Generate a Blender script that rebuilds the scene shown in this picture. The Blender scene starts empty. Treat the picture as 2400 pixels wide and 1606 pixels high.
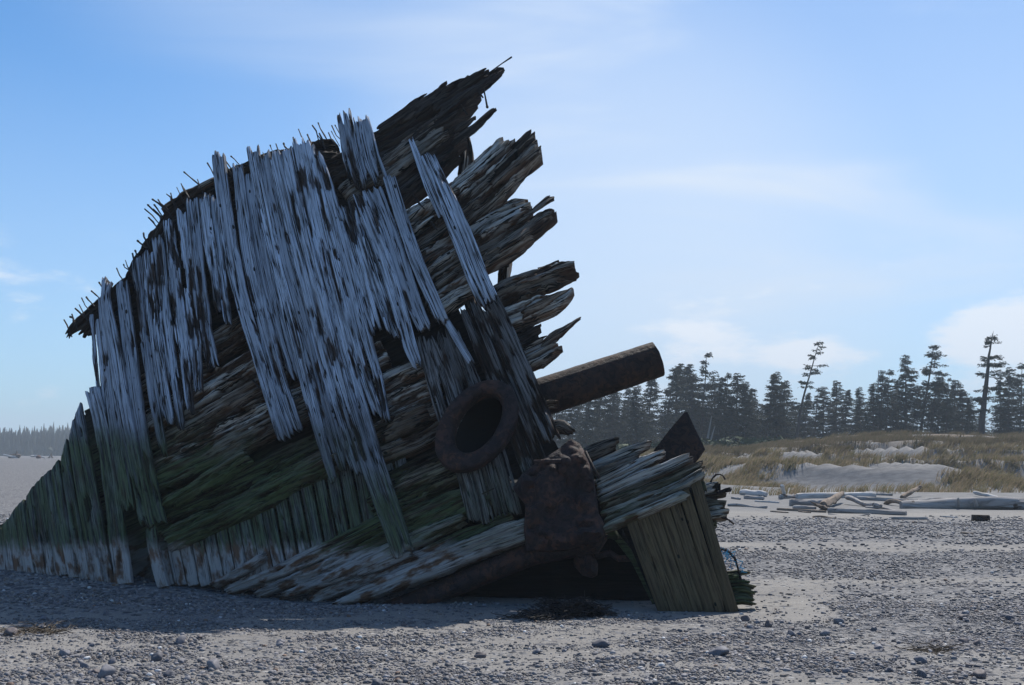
import bpy, math, random
import numpy as np
from mathutils import Vector, Matrix, noise as mnoise

# ------------------------------------------------------------------ camera, sky, sun, exposure
FPX = 2667.0; PITCH = math.atan(262/FPX); CAMZ = 1.6
sc = bpy.context.scene
cam_d = bpy.data.cameras.new('camera'); cam = bpy.data.objects.new('camera', cam_d)
sc.collection.objects.link(cam); sc.camera = cam
cam_d.sensor_width = 36.0; cam_d.lens = 40.0; cam_d.clip_start = 0.1; cam_d.clip_end = 6000
cam.location = (0, 0, CAMZ); cam.rotation_euler = (math.pi/2 + PITCH, 0, 0)

SUN_EL = math.radians(50); SUN_AZ = math.radians(25)      # azimuth measured from +Y (view) to +X (right)
SDIR = Vector((math.sin(SUN_AZ)*math.cos(SUN_EL), math.cos(SUN_AZ)*math.cos(SUN_EL), math.sin(SUN_EL)))
sun_d = bpy.data.lights.new('sun', 'SUN'); sun_d.energy = 5.0; sun_d.angle = math.radians(0.5)
sun_d.color = (1.0, 0.95, 0.88)
sun = bpy.data.objects.new('sun', sun_d); sc.collection.objects.link(sun)
sun.rotation_euler = (-SDIR).to_track_quat('-Z', 'Y').to_euler(); sun.location = (20, 40, 60)

world = bpy.data.worlds.new('World'); sc.world = world; world.use_nodes = True
def build_world():
    nt = world.node_tree; N = nt.nodes; L = nt.links
    N.clear()
    out = N.new('ShaderNodeOutputWorld'); bg = N.new('ShaderNodeBackground')
    sky = N.new('ShaderNodeTexSky'); sky.sky_type = 'NISHITA'; sky.sun_disc = False
    sky.sun_elevation = SUN_EL; sky.sun_rotation = SUN_AZ
    sky.air_density = 1.0; sky.dust_density = 0.0; sky.ozone_density = 8.0; sky.altitude = 0
    tc = N.new('ShaderNodeTexCoord')
    # thin wind-drawn cirrus: noise stretched along one direction of the sky dome
    mp = N.new('ShaderNodeMapping'); mp.inputs['Rotation'].default_value = (0.35, 0.10, 0.5)
    mp.inputs['Scale'].default_value = (1.2, 2.6, 7.0); L.new(tc.outputs['Generated'], mp.inputs['Vector'])
    n1 = N.new('ShaderNodeTexNoise'); n1.inputs['Scale'].default_value = 1.5; n1.inputs['Detail'].default_value = 5
    n1.inputs['Distortion'].default_value = 0.6; n1.inputs['Roughness'].default_value = 0.5
    L.new(mp.outputs[0], n1.inputs['Vector'])
    r1 = N.new('ShaderNodeMapRange'); r1.interpolation_type = 'SMOOTHSTEP'
    r1.inputs[1].default_value = 0.40; r1.inputs[2].default_value = 0.72
    r1.inputs[3].default_value = 0.0; r1.inputs[4].default_value = 0.55
    L.new(n1.outputs['Fac'], r1.inputs[0])
    # low cumulus close to the horizon
    mp2 = N.new('ShaderNodeMapping'); mp2.inputs['Scale'].default_value = (4.2, 4.2, 13)
    mp2.inputs['Location'].default_value = (0.30, 0.1, 0.4); L.new(tc.outputs['Generated'], mp2.inputs['Vector'])
    n2 = N.new('ShaderNodeTexNoise'); n2.inputs['Scale'].default_value = 1.6; n2.inputs['Detail'].default_value = 7
    n2.inputs['Roughness'].default_value = 0.62
    L.new(mp2.outputs[0], n2.inputs['Vector'])
    acc = n2.outputs['Fac']
    for cpx, cpy, rad, amt in ((1645, 800, 3.6, .15), (1830, 805, 3.8, .15), (1930, 830, 4.0, .16), (2385, 790, 4.6, .24), (2250, 850, 5.0, .16), (60, 960, 4.0, .08), (2330, 780, 1.8, .15)):
        cx_ = (cpx-1200)/FPX; cy_ = (803-cpy)/FPX
        dv_ = Vector((cx_, math.cos(PITCH)-math.sin(PITCH)*cy_, math.sin(PITCH)+math.cos(PITCH)*cy_)).normalized()
        sq = N.new('ShaderNodeVectorMath'); sq.operation = 'SUBTRACT'; L.new(tc.outputs['Generated'], sq.inputs[0]); sq.inputs[1].default_value = dv_
        s2 = N.new('ShaderNodeVectorMath'); s2.operation = 'MULTIPLY'; L.new(sq.outputs[0], s2.inputs[0]); s2.inputs[1].default_value = (1, 1, 1.9)
        ln_ = N.new('ShaderNodeVectorMath'); ln_.operation = 'LENGTH'; L.new(s2.outputs[0], ln_.inputs[0])
        bm_ = N.new('ShaderNodeMapRange'); bm_.interpolation_type = 'SMOOTHSTEP'; bm_.inputs[1].default_value = math.radians(rad); bm_.inputs[2].default_value = 0
        bm_.inputs[3].default_value = 0; bm_.inputs[4].default_value = amt; L.new(ln_.outputs['Value'], bm_.inputs[0])
        ax_ = N.new('ShaderNodeMath'); ax_.operation = 'ADD'; L.new(acc, ax_.inputs[0]); L.new(bm_.outputs[0], ax_.inputs[1]); acc = ax_.outputs[0]
    r2 = N.new('ShaderNodeMapRange'); r2.interpolation_type = 'SMOOTHSTEP'
    r2.inputs[1].default_value = 0.56; r2.inputs[2].default_value = 0.74; L.new(acc, r2.inputs[0])
    sp = N.new('ShaderNodeSeparateXYZ'); L.new(tc.outputs['Generated'], sp.inputs[0])
    el = N.new('ShaderNodeMapRange'); el.interpolation_type = 'SMOOTHSTEP'
    el.inputs[1].default_value = 0.20; el.inputs[2].default_value = 0.12; L.new(sp.outputs['Z'], el.inputs[0])
    m2 = N.new('ShaderNodeMath'); m2.operation = 'MULTIPLY'; L.new(r2.outputs[0], m2.inputs[0]); L.new(el.outputs[0], m2.inputs[1])
    m2b = N.new('ShaderNodeMath'); m2b.operation = 'MULTIPLY'; m2b.inputs[1].default_value = 0.85; L.new(m2.outputs[0], m2b.inputs[0])
    # brighter veil of thin cloud low in the sky
    veil = N.new('ShaderNodeMapRange'); veil.interpolation_type = 'SMOOTHSTEP'
    veil.inputs[1].default_value = 0.40; veil.inputs[2].default_value = 0.0
    veil.inputs[3].default_value = 0.0; veil.inputs[4].default_value = 0.56; L.new(sp.outputs['Z'], veil.inputs[0])
    ad = N.new('ShaderNodeMath'); ad.operation = 'ADD'; 
    gl = N.new('ShaderNodeVectorMath'); gl.operation = 'DOT_PRODUCT'; L.new(tc.outputs['Generated'], gl.inputs[0]); gl.inputs[1].default_value = Vector((.07, .98, .15)).normalized()
    gr = N.new('ShaderNodeMapRange'); gr.interpolation_type = 'SMOOTHSTEP'; gr.inputs[1].default_value = .955; gr.inputs[2].default_value = 1.0; gr.inputs[3].default_value = 0; gr.inputs[4].default_value = .30
    L.new(gl.outputs['Value'], gr.inputs[0]); L.new(gr.outputs[0], ad.inputs[1])
    vl = N.new('ShaderNodeMapRange'); vl.inputs[1].default_value = .35; vl.inputs[2].default_value = .72; vl.inputs[3].default_value = .55
    vd = N.new('ShaderNodeVectorMath'); vd.operation = 'DOT_PRODUCT'; L.new(tc.outputs['Generated'], vd.inputs[0]); vd.inputs[1].default_value = SDIR; L.new(vd.outputs['Value'], vl.inputs[0])
    vm = N.new('ShaderNodeMath'); vm.operation = 'MULTIPLY'; L.new(veil.outputs[0], vm.inputs[0]); L.new(vl.outputs[0], vm.inputs[1])
    ad2 = N.new('ShaderNodeMath'); ad2.operation = 'ADD'; ad2.use_clamp = True
    L.new(ad.outputs[0], ad2.inputs[0]); L.new(vm.outputs[0], ad2.inputs[1])
    # brighten thin cloud on the sun's side of the sky
    dot = N.new('ShaderNodeVectorMath'); dot.operation = 'DOT_PRODUCT'; L.new(tc.outputs['Generated'], dot.inputs[0])
    dot.inputs[1].default_value = SDIR
    sw = N.new('ShaderNodeMapRange'); sw.interpolation_type = 'SMOOTHSTEP'; sw.inputs[1].default_value = 0.64; sw.inputs[2].default_value = 0.86
    sw.inputs[3].default_value = 0.0; sw.inputs[4].default_value = 1.0; L.new(dot.outputs['Value'], sw.inputs[0])
    cs = N.new('ShaderNodeMath'); cs.operation = 'MULTIPLY'; L.new(sw.outputs[0], cs.inputs[0]); L.new(r1.outputs[0], cs.inputs[1])
    cs2 = N.new('ShaderNodeMath'); cs2.operation = 'MULTIPLY_ADD'; L.new(sw.outputs[0], cs2.inputs[0]); cs2.inputs[1].default_value = .32; L.new(cs.outputs[0], cs2.inputs[2])
    L.new(cs2.outputs[0], ad.inputs[0])
    br = N.new('ShaderNodeMapRange'); br.inputs[1].default_value = -0.2; br.inputs[2].default_value = 0.9
    br.inputs[3].default_value = 5.2; br.inputs[4].default_value = 7.4; L.new(dot.outputs['Value'], br.inputs[0])
    cc = N.new('ShaderNodeVectorMath'); cc.operation = 'SCALE'; cc.inputs[0].default_value = (0.87, 0.98, 1.13)
    L.new(br.outputs[0], cc.inputs['Scale'])
    mx = N.new('ShaderNodeMix'); mx.data_type = 'RGBA'
    tn = N.new('ShaderNodeVectorMath'); tn.operation = 'MULTIPLY'; tn.inputs[1].default_value = (0.56, 0.96, 1.10); L.new(sky.outputs[0], tn.inputs[0])
    L.new(ad2.outputs[0], mx.inputs[0]); L.new(tn.outputs[0], mx.inputs[6]); L.new(cc.outputs[0], mx.inputs[7])
    mc = N.new('ShaderNodeMix'); mc.data_type = 'RGBA'; L.new(m2b.outputs[0], mc.inputs[0]); L.new(mx.outputs[2], mc.inputs[6]); mc.inputs[7].default_value = (7.6, 8.0, 8.6, 1)
    L.new(mc.outputs[2], bg.inputs['Color']); bg.inputs['Strength'].default_value = 0.106
    L.new(bg.outputs[0], out.inputs[0])
build_world()
sc.view_settings.view_transform = 'Standard'; sc.view_settings.look = 'None'
sc.view_settings.exposure = 0.26; sc.view_settings.gamma = 1.0
sc.render.engine = 'CYCLES'
sc.cycles.use_denoising = True
sc.cycles.max_bounces = 6; sc.cycles.diffuse_bounces = 3; sc.cycles.glossy_bounces = 2
sc.cycles.volume_bounces = 0

# ------------------------------------------------------------------ small tools
rng = np.random.default_rng(7)
C = sc.collection
cF = np.array([0, math.cos(PITCH), math.sin(PITCH)]); cU = np.array([0, -math.sin(PITCH), math.cos(PITCH)])
def sstep(a, b, x):
    t = np.clip((x-a)/(b-a), 0, 1); return t*t*(3-2*t)
def ray(px, py):
    px = np.asarray(px, float); py = np.asarray(py, float)
    d = ((px-1200)/FPX)[..., None]*np.array([1., 0, 0]) + cF + ((803-py)/FPX)[..., None]*cU
    return d
def at(px, py, Y):                                    # the point a pixel shows at distance Y
    d = ray(px, py); return np.array([0, 0, CAMZ]) + d*(np.asarray(Y, float)/d[..., 1])[..., None]
def _h(ix, iy, s):
    n = (ix.astype(np.int64)*374761393 + iy.astype(np.int64)*668265263 + int(s)*2147483647 + 12345) & 0xffffffff
    n = ((n ^ (n >> 13))*1274126177) & 0xffffffff
    n = (n ^ (n >> 16)) & 0xffffffff
    return n/4294967295.0
def vn(x, y, s=0):                                    # value noise 0..1
    x = np.asarray(x, float); y = np.asarray(y, float); x, y = np.broadcast_arrays(x, y)
    ix = np.floor(x); iy = np.floor(y); fx = x-ix; fy = y-iy
    fx = fx*fx*(3-2*fx); fy = fy*fy*(3-2*fy)
    a = _h(ix, iy, s); b = _h(ix+1, iy, s); c = _h(ix, iy+1, s); d = _h(ix+1, iy+1, s)
    return (a*(1-fx)+b*fx)*(1-fy) + (c*(1-fx)+d*fx)*fy
def fbm(x, y, s=0, o=4):
    t = 0; a = .5; n = 0
    for k in range(o):
        t = t + a*vn(x*2**k, y*2**k, s+k*17); n += a; a *= .5
    return t/n
def tag(o, label=None, cat=None, group=None, kind=None):
    if label: o['label'] = label
    if cat: o['category'] = cat
    if group: o['group'] = group
    if kind: o['kind'] = kind
    return o
def empty(name, loc, label, cat, group=None):
    o = bpy.data.objects.new(name, None); C.objects.link(o); o.location = loc; o.empty_display_size = .3
    return tag(o, label, cat, group)
def mesh_np(name, V, faces, mat=None, parent=None, smooth=False, sharp=None, attrs=None, uv=None, link=True):
    """faces: list of int arrays (n,k)"""
    me = bpy.data.meshes.new(name)
    V = np.asarray(V, np.float32)
    me.vertices.add(len(V)); me.vertices.foreach_set('co', V.ravel())
    nl = sum(f.size for f in faces); nf = sum(len(f) for f in faces)
    me.loops.add(nl); me.polygons.add(nf)
    li = np.concatenate([f.ravel() for f in faces]).astype(np.int32)
    me.loops.foreach_set('vertex_index', li)
    ks = np.concatenate([np.full(len(f), f.shape[1]) for f in faces])
    st = np.concatenate([[0], np.cumsum(ks)[:-1]]).astype(np.int32)
    me.polygons.foreach_set('loop_start', st)
    me.update(calc_edges=True)
    me.polygons.foreach_set('use_smooth', np.full(nf, bool(smooth)))
    if uv is not None:
        ul = me.uv_layers.new(name='grain'); ul.data.foreach_set('uv', np.asarray(uv, np.float32)[li].ravel())
    for k, a in (attrs or {}).items():
        if a.ndim == 1:
            t = me.attributes.new(k, 'FLOAT', 'POINT'); t.data.foreach_set('value', a.astype(np.float32))
        else:
            t = me.attributes.new(k, 'FLOAT_COLOR', 'POINT')
            t.data.foreach_set('color', np.concatenate([a, np.ones((len(a), 1))], 1).astype(np.float32).ravel())
    me.validate()
    if smooth and sharp: me.set_sharp_from_angle(angle=math.radians(sharp))
    if mat: me.materials.append(mat)
    if not link: return me
    o = bpy.data.objects.new(name, me); C.objects.link(o)
    if parent:
        o.parent = parent; o.matrix_parent_inverse = Matrix.Translation(parent.location).inverted()
    return o
def join(parts):                                       # [(V, [faces...])] -> V, faces
    V = []; F = {}; n = 0
    for v, fs in parts:
        V.append(v)
        for f in fs: F.setdefault(f.shape[1], []).append(f+n)
        n += len(v)
    return np.concatenate(V), [np.concatenate(x) for x in F.values()]
def tube(P, R, ns=8, cap=True, squash=None):
    P = np.asarray(P, float); R = np.asarray(R, float); n = len(P)
    T = np.gradient(P, axis=0); T /= np.linalg.norm(T, axis=1)[:, None]+1e-9
    up = np.array([0, 0, 1.]) if abs(T[:, 2]).mean() < .8 else np.array([0, 1., 0])
    A = np.cross(T, up); A /= np.linalg.norm(A, axis=1)[:, None]+1e-9; B = np.cross(A, T)
    th = np.arange(ns)/ns*2*math.pi
    rr = R[:, None]*(np.ones(ns)[None] if squash is None else squash)
    V = P[:, None] + (A[:, None]*np.cos(th)[None, :, None] + B[:, None]*np.sin(th)[None, :, None])*rr[..., None]
    idx = np.arange(n*ns).reshape(n, ns)
    q = np.stack([idx[:-1], np.roll(idx[:-1], -1, 1), np.roll(idx[1:], -1, 1), idx[1:]], -1).reshape(-1, 4)
    fs = [q]
    V = V.reshape(-1, 3)
    if cap:
        V = np.concatenate([V, P[:1], P[-1:]])
        a = np.stack([np.roll(idx[0], -1), idx[0], np.full(ns, n*ns)], -1)
        b = np.stack([idx[-1], np.roll(idx[-1], -1), np.full(ns, n*ns+1)], -1)
        fs.append(np.concatenate([a, b]))
    return V, fs

# ------------------------------------------------------------------ materials
class NT:
    def __init__(s, name):
        s.m = bpy.data.materials.new(name); s.m.use_nodes = True; s.t = s.m.node_tree; s.t.nodes.clear()
        s.out = s.n('ShaderNodeOutputMaterial'); s.b = s.n('ShaderNodeBsdfPrincipled'); s.l(s.b.outputs[0], s.out.inputs[0])
    def n(s, t, **k):
        x = s.t.nodes.new(t)
        for a, b in k.items(): setattr(x, a, b)
        return x
    def l(s, a, b): s.t.links.new(a, b)
    def put(s, v, sock):
        if isinstance(v, bpy.types.NodeSocket): s.l(v, sock)
        else: sock.default_value = v
    def noise(s, vec, scale=1, detail=4, rough=.55, dist=0):
        x = s.n('ShaderNodeTexNoise'); x.inputs['Scale'].default_value = scale; x.inputs['Detail'].default_value = detail
        x.inputs['Roughness'].default_value = rough; x.inputs['Distortion'].default_value = dist
        if vec is not None: s.l(vec, x.inputs['Vector'])
        return x.outputs['Fac']
    def mapv(s, vec, sc_=(1, 1, 1), loc=(0, 0, 0)):
        x = s.n('ShaderNodeMapping'); x.inputs['Scale'].default_value = sc_; x.inputs['Location'].default_value = loc
        s.l(vec, x.inputs['Vector']); return x.outputs[0]
    def mr(s, v, a, b, c=0., d=1., smooth=True):
        x = s.n('ShaderNodeMapRange'); x.interpolation_type = 'SMOOTHSTEP' if smooth else 'LINEAR'
        s.put(v, x.inputs[0])
        for i, q in enumerate((a, b, c, d)): x.inputs[i+1].default_value = q
        return x.outputs[0]
    def math(s, op, a, b=0., clamp=False):
        x = s.n('ShaderNodeMath', operation=op, use_clamp=clamp); s.put(a, x.inputs[0]); s.put(b, x.inputs[1]); return x.outputs[0]
    def mix(s, f, a, b):
        x = s.n('ShaderNodeMix', data_type='RGBA'); s.put(f, x.inputs[0])
        for v, i in ((a, 6), (b, 7)):
            if isinstance(v, tuple): x.inputs[i].default_value = (*v, 1)
            else: s.l(v, x.inputs[i])
        return x.outputs[2]
    def attr(s, name, out='Fac'):
        x = s.n('ShaderNodeAttribute', attribute_name=name); return x.outputs[out]
    def ramp(s, v, stops):
        x = s.n('ShaderNodeValToRGB'); e = x.color_ramp.elements
        while len(e) < len(stops): e.new(.5)
        for i, (p, c) in enumerate(stops): e[i].position = p; e[i].color = (*c, 1)
        s.l(v, x.inputs[0]); return x.outputs[0]
    def bump(s, h, strength=.5, dist=.02):
        x = s.n('ShaderNodeBump'); x.inputs['Strength'].default_value = strength; x.inputs['Distance'].default_value = dist
        s.l(h, x.inputs['Height']); s.l(x.outputs[0], s.b.inputs['Normal'])
    def fin(s, col, rough=.85, spec=.3):
        s.put(col if not isinstance(col, tuple) else (*col, 1), s.b.inputs['Base Color']); s.put(rough, s.b.inputs['Roughness'])
        s.b.inputs['Specular IOR Level'].default_value = spec; return s.m

def wood(name, light, mid, dark, rot, green=1.0, pale=1.0, holes=True, mossy=(.040, .056, .024)):
    s = NT(name)
    uv = s.n('ShaderNodeUVMap', uv_map='grain').outputs[0]
    oi = s.n('ShaderNodeObjectInfo').outputs['Random']
    geo = s.n('ShaderNodeNewGeometry'); pos = geo.outputs['Position']
    g1 = s.noise(s.mapv(uv, (1.6, 38, 1)), 1, 6, .6, .3)          # grain
    g2 = s.noise(s.mapv(uv, (3.0, 150, 1)), 1, 4, .6, .2)         # fine grain
    g3 = s.noise(s.mapv(uv, (2.2, 7, 1)), 1, 4, .6)               # blotches
    f = s.math('ADD', s.math('MULTIPLY', g1, .6), s.math('MULTIPLY', g2, .4))
    f = s.math('ADD', f, s.math('MULTIPLY', s.math('SUBTRACT', g3, .5), .35))
    f = s.math('ADD', f, s.math('MULTIPLY', s.math('SUBTRACT', oi, .5), .07))
    col = s.ramp(f, [(.37, dark), (.435, mid), (.52, light), (.8, tuple(min(1, c*1.25) for c in light))])
    col = s.mix(s.mr(oi, 0.25, 1, 0, .55, False), col, tuple(c*.8 for c in dark)); col = s.mix(s.mr(s.noise(s.mapv(uv, (.8, 5, 1), (6, 6, 0)), 1, 3), .50, .66, 0, .6), col, mid)
    # checks: thin dark cracks along the grain
    cr = s.noise(s.mapv(uv, (.9, 46, 1), (5, 3, 0)), 1, 3, .5, .1)
    crm = s.math('SUBTRACT', 1.0, s.mr(s.math('ABSOLUTE', s.math('SUBTRACT', cr, .5)), .0, .022))
    crm = s.math('MULTIPLY', crm, s.mr(g3, .40, .60))
    col = s.mix(s.math('MULTIPLY', crm, .85), col, tuple(c*.35 for c in dark))
    # rot: eroded fibres are brown
    rt = s.attr('rot')
    rb = s.math('MULTIPLY', s.mr(rt, .22, .7), s.mr(s.noise(s.mapv(uv, (4, 30, 1), (9, 1, 0)), 1, 4), .3, .62))
    col = s.mix(rb, col, rot)
    col = s.mix(s.mr(rt, .6, 1.0, 0, .75), col, tuple(c*.35 for c in rot))
    chip = s.noise(s.mapv(uv, (3.2, 30, 1), (1, 8, 0)), 1, 6, .62, .4)   # flaked-off chips with crisp edges
    cm = s.math('MULTIPLY', s.mr(s.math('ADD', chip, s.math('MULTIPLY', rt, .16)), .615, .640), s.mr(g3, .46, .58))
    if name == 'olive_plank': cm = s.math('MULTIPLY', cm, .15)
    col = s.mix(s.math('MULTIPLY', cm, .9), col, tuple(c*.45 for c in rot))
    sp = s.noise(s.mapv(uv, (.7, 30, 1), (4, 4, 0)), 1, 2, .5, .15)     # a few long open splits
    sm_ = s.math('MULTIPLY', s.mr(s.math('ABSOLUTE', s.math('SUBTRACT', sp, .52)), .012, .026, 1, 0), s.mr(s.noise(s.mapv(uv, (1.1, 12, 1), (7, 1, 0)), 1, 3), .42, .46))
    col = s.mix(s.math('MULTIPLY', sm_, .3 if name == 'olive_plank' else 1.0), col, (.006, .005, .004))
    if holes:                                                     # nail holes
        v = s.n('ShaderNodeTexVoronoi'); v.inputs['Scale'].default_value = 1; s.l(s.mapv(uv, (4.2, 8, 1)), v.inputs['Vector'])
        v.inputs['Randomness'].default_value = .8
        hm = s.mr(v.outputs['Distance'], .085, .12, 1, 0)
        hm = s.math('MULTIPLY', hm, s.mr(s.noise(s.mapv(uv, (1.2, 1.2, 1)), 1, 2), .40, .44))
        col = s.mix(hm, col, (.008, .006, .005))
    # algae between the tide lines, bleached and rust-stained foot
    sx = s.n('ShaderNodeSeparateXYZ'); s.l(pos, sx.inputs[0])
    nz = s.noise(s.mapv(pos, (1.3, 1.3, 1.3)), 1, 5, .6)
    zz = s.math('ADD', s.math('ADD', sx.outputs['Z'], s.math('MULTIPLY', sx.outputs['X'], .10)), s.math('MULTIPLY', s.math('SUBTRACT', nz, .5), 1.5))
    wetm = s.mr(s.math('ADD', sx.outputs['Z'], s.math('MULTIPLY', s.math('SUBTRACT', nz, .5), 1.2)), 2.5, 1.7, 0, .55)
    if name == 'weathered_plank': col = s.mix(wetm, col, tuple(c*.9 for c in dark))
    gm = s.math('MULTIPLY', s.math('MULTIPLY', s.mr(zz, 1.75, .95), s.mr(g1, .30, .5, .35, 1.0)), s.mr(s.noise(s.mapv(uv, (2.5, 9, 1), (3, 3, 0)), 1, 4), .34, .56, .72, 1.0))
    lo = s.math('ADD', sx.outputs['Z'], s.math('MULTIPLY', s.math('SUBTRACT', s.math('ADD', s.math('MULTIPLY', nz, .6), s.math('MULTIPLY', g1, .4)), .5), .75))
    lowm = s.math('MULTIPLY', s.mr(lo, .64, .46), s.mr(sx.outputs['X'], .9, .1))
    rock = s.mix(s.mr(f, .38, .56), tuple(c*.25 for c in mossy), tuple(c*2.1 for c in mossy))
    rock = s.mix(s.math('MAXIMUM', s.math('MULTIPLY', crm, .9), s.math('MULTIPLY', cm, .8)), rock, (.008, .008, .006))
    rock = s.mix(s.mr(s.noise(s.mapv(uv, (2, 14, 1), (8, 2, 0)), 1, 4), .54, .64, 0, .6), rock, (.055, .036, .022))
    col = s.mix(s.math('MULTIPLY', gm, green), col, rock)
    bl = s.mix(s.mr(s.noise(s.mapv(uv, (4, 9, 1), (2, 7, 0)), 1, 4), .47, .62), (.36, .34, .33), (.15, .085, .055))
    bl = s.mix(s.math('MULTIPLY', crm, .8), bl, (.03, .02, .015))
    col = s.mix(s.math('MULTIPLY', lowm, pale), col, bl)
    h = s.math('SUBTRACT', s.math('SUBTRACT', f, s.math('MULTIPLY', crm, .6)), s.math('MULTIPLY', cm, .5))
    s.bump(h, 1.0, .03)
    return s.fin(col, s.mr(f, .3, .7, .95, .7), .25)

M = {}
M['plank'] = wood('weathered_plank', (.54, .60, .72), (.29, .315, .365), (.035, .031, .031), (.06, .032, .020), green=.9)
M['plank_wet'] = wood('dark_wet_plank', (.22, .21, .21), (.06, .05, .046), (.014, .011, .010), (.045, .022, .013), green=.35)
M['timber'] = wood('frame_timber', (.27, .235, .20), (.105, .075, .055), (.022, .014, .010), (.075, .034, .017), green=1.0)
M['timber_pale'] = wood('pale_frame_timber', (.58, .57, .55), (.33, .30, .265), (.055, .040, .030), (.12, .055, .026), green=.7)
M['keel_wood'] = wood('bleached_keel_wood', (.50, .48, .45), (.34, .31, .28), (.06, .045, .036), (.12, .07, .04), green=.45)
M['timber_dark'] = wood('dark_gunwale_timber', (.060, .048, .042), (.025, .018, .014), (.008, .006, .005), (.035, .017, .010), green=.9)
M['inner'] = wood('inner_planking', (.030, .024, .02), (.014, .010, .008), (.004, .003, .003), (.020, .011, .008), green=.7, pale=.5, holes=False)  # the dark of the hull's inside is put into this near-black colour
M['mouth'] = wood('painted_shade_wood', (.010, .008, .007), (.006, .005, .004), (.002, .002, .002), (.008, .006, .005), green=0, pale=0, holes=False)  # near-black stands in for shade inside the hull and pipe
M['wall'] = wood('olive_plank', (.175, .12, .062), (.12, .08, .043), (.06, .04, .024), (.05, .034, .020), green=.15, pale=0, mossy=(.05, .055, .025))

def rust(name, a=(.040, .022, .020), b=(.085, .034, .018), c=(.018, .012, .012)):
    s = NT(name); geo = s.n('ShaderNodeNewGeometry'); pos = geo.outputs['Position']
    n = s.noise(pos, 5, 8, .65, .4); n2 = s.noise(pos, 28, 5, .7); n3 = s.noise(pos, 1.6, 3)
    col = s.ramp(n, [(.3, c), (.48, a), (.62, b), (.75, a)])
    col = s.mix(s.mr(n2, .55, .7), col, c)
    col = s.mix(s.mr(n3, .5, .7, 0, .5), col, b)
    fl_ = s.noise(pos, 11, 3, .5, 1.0); fk = s.mr(fl_, .50, .53); col = s.mix(s.math('MULTIPLY', fk, .6), col, tuple(x*.5 for x in c))
    s.bump(s.math('ADD', s.math('ADD', n, s.math('MULTIPLY', n2, .5)), s.math('MULTIPLY', fk, -.5)), 1.0, .03)
    return s.fin(col, .75, .35)
M['rust'] = rust('rusted_iron', (.036, .020, .019), (.085, .036, .022), (.012, .009, .010))
M['rust_brown'] = rust('brown_rusted_iron', (.030, .015, .011), (.062, .027, .014), (.013, .008, .007))
M['bolt'] = rust('bolt_iron', (.018, .012, .011), (.035, .018, .012), (.010, .008, .008))

# ------------------------------------------------------------------ ground
def gravel_amount(x, y):
    n = fbm(x*.55+3, y*.75, 31, 4); n2 = fbm(x*1.8, y*2.6, 77, 3)
    yy = y + .10*x + (n-.5)*1.5
    g = .40 + 0*x
    g = np.where(y < 11.2, .34+.5*(n2-.5)+sstep(1.0, 3.5, x)*sstep(9.4, 10.4, y)*.4, g)
    dense_l = sstep(-.5, -2.2, x)*sstep(10.8, 11.8, yy)
    dense_r = sstep(2.6, 3.6, x-.25*(y-11))*sstep(10.2, 11.0, yy)*sstep(15.5, 14, yy)
    band = sstep(14.6, 15.8, yy)*sstep(20.5, 18.8, yy)
    far = sstep(20.8, 22.5, yy)*sstep(31, 27.5, yy)
    g = np.maximum.reduce([np.where(y > 11.2, .16+.4*(n2-.5), g), dense_l*.85, dense_r*.9, band*1.0, far*.95])
    g = np.where(y > 30, np.where(x < 2+0*x, .95, .0), g)
    return np.clip(g + (n-.5)*.28*(g < .9), 0, 1)
def ground_z(x, y):
    x = np.asarray(x, float); y = np.asarray(y, float)
    z = .025*(fbm(x*.5, y*.5, 3, 3)-.5)*2
    # pebble ridge piled against the left of the wreck
    z = z + .34*sstep(-1.6, -6.2, x)*np.exp(-((y-14.3)/1.9)**2)
    z = z + .05*np.exp(-((y-(17.5-.1*x))/1.6)**2)
    # long rise of the beach
    z = z + 1.0*sstep(30, 170, y)
    r = sstep(-.02, .11, x/np.maximum(y, 1))            # dunes lie to the right
    w = sstep(40, 50, y)
    hill = sstep(43, 90, y)*(.60+.95*sstep(.10, .34, x/np.maximum(y, 1)))
    du = fbm(x*.075+2, y*.16, 51, 3)
    du2 = 1-np.abs(2*vn(x*.10+.05*y, y*.20+.05*x, 9)-1)
    z = z + r*w*(hill + 1.4*(du-.5)*sstep(44, 60, y) + 1.5*(du2**1.5-.40)*sstep(100, 66, y)*sstep(42, 50, y))
    z = z + r*sstep(38, 44, y)*.10
    brow = np.exp(-((y-88)/9)**2)*(.25+.55*sstep(.12, .3, x/np.maximum(y, 1)))
    z = z + .6*r*brow*(.7+.6*vn(x*.15, y*.05, 4))
    # behind the left beach the land climbs under the distant wood
    z = z + 7*sstep(430, 560, y)*(1-r)
    return z
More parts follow.
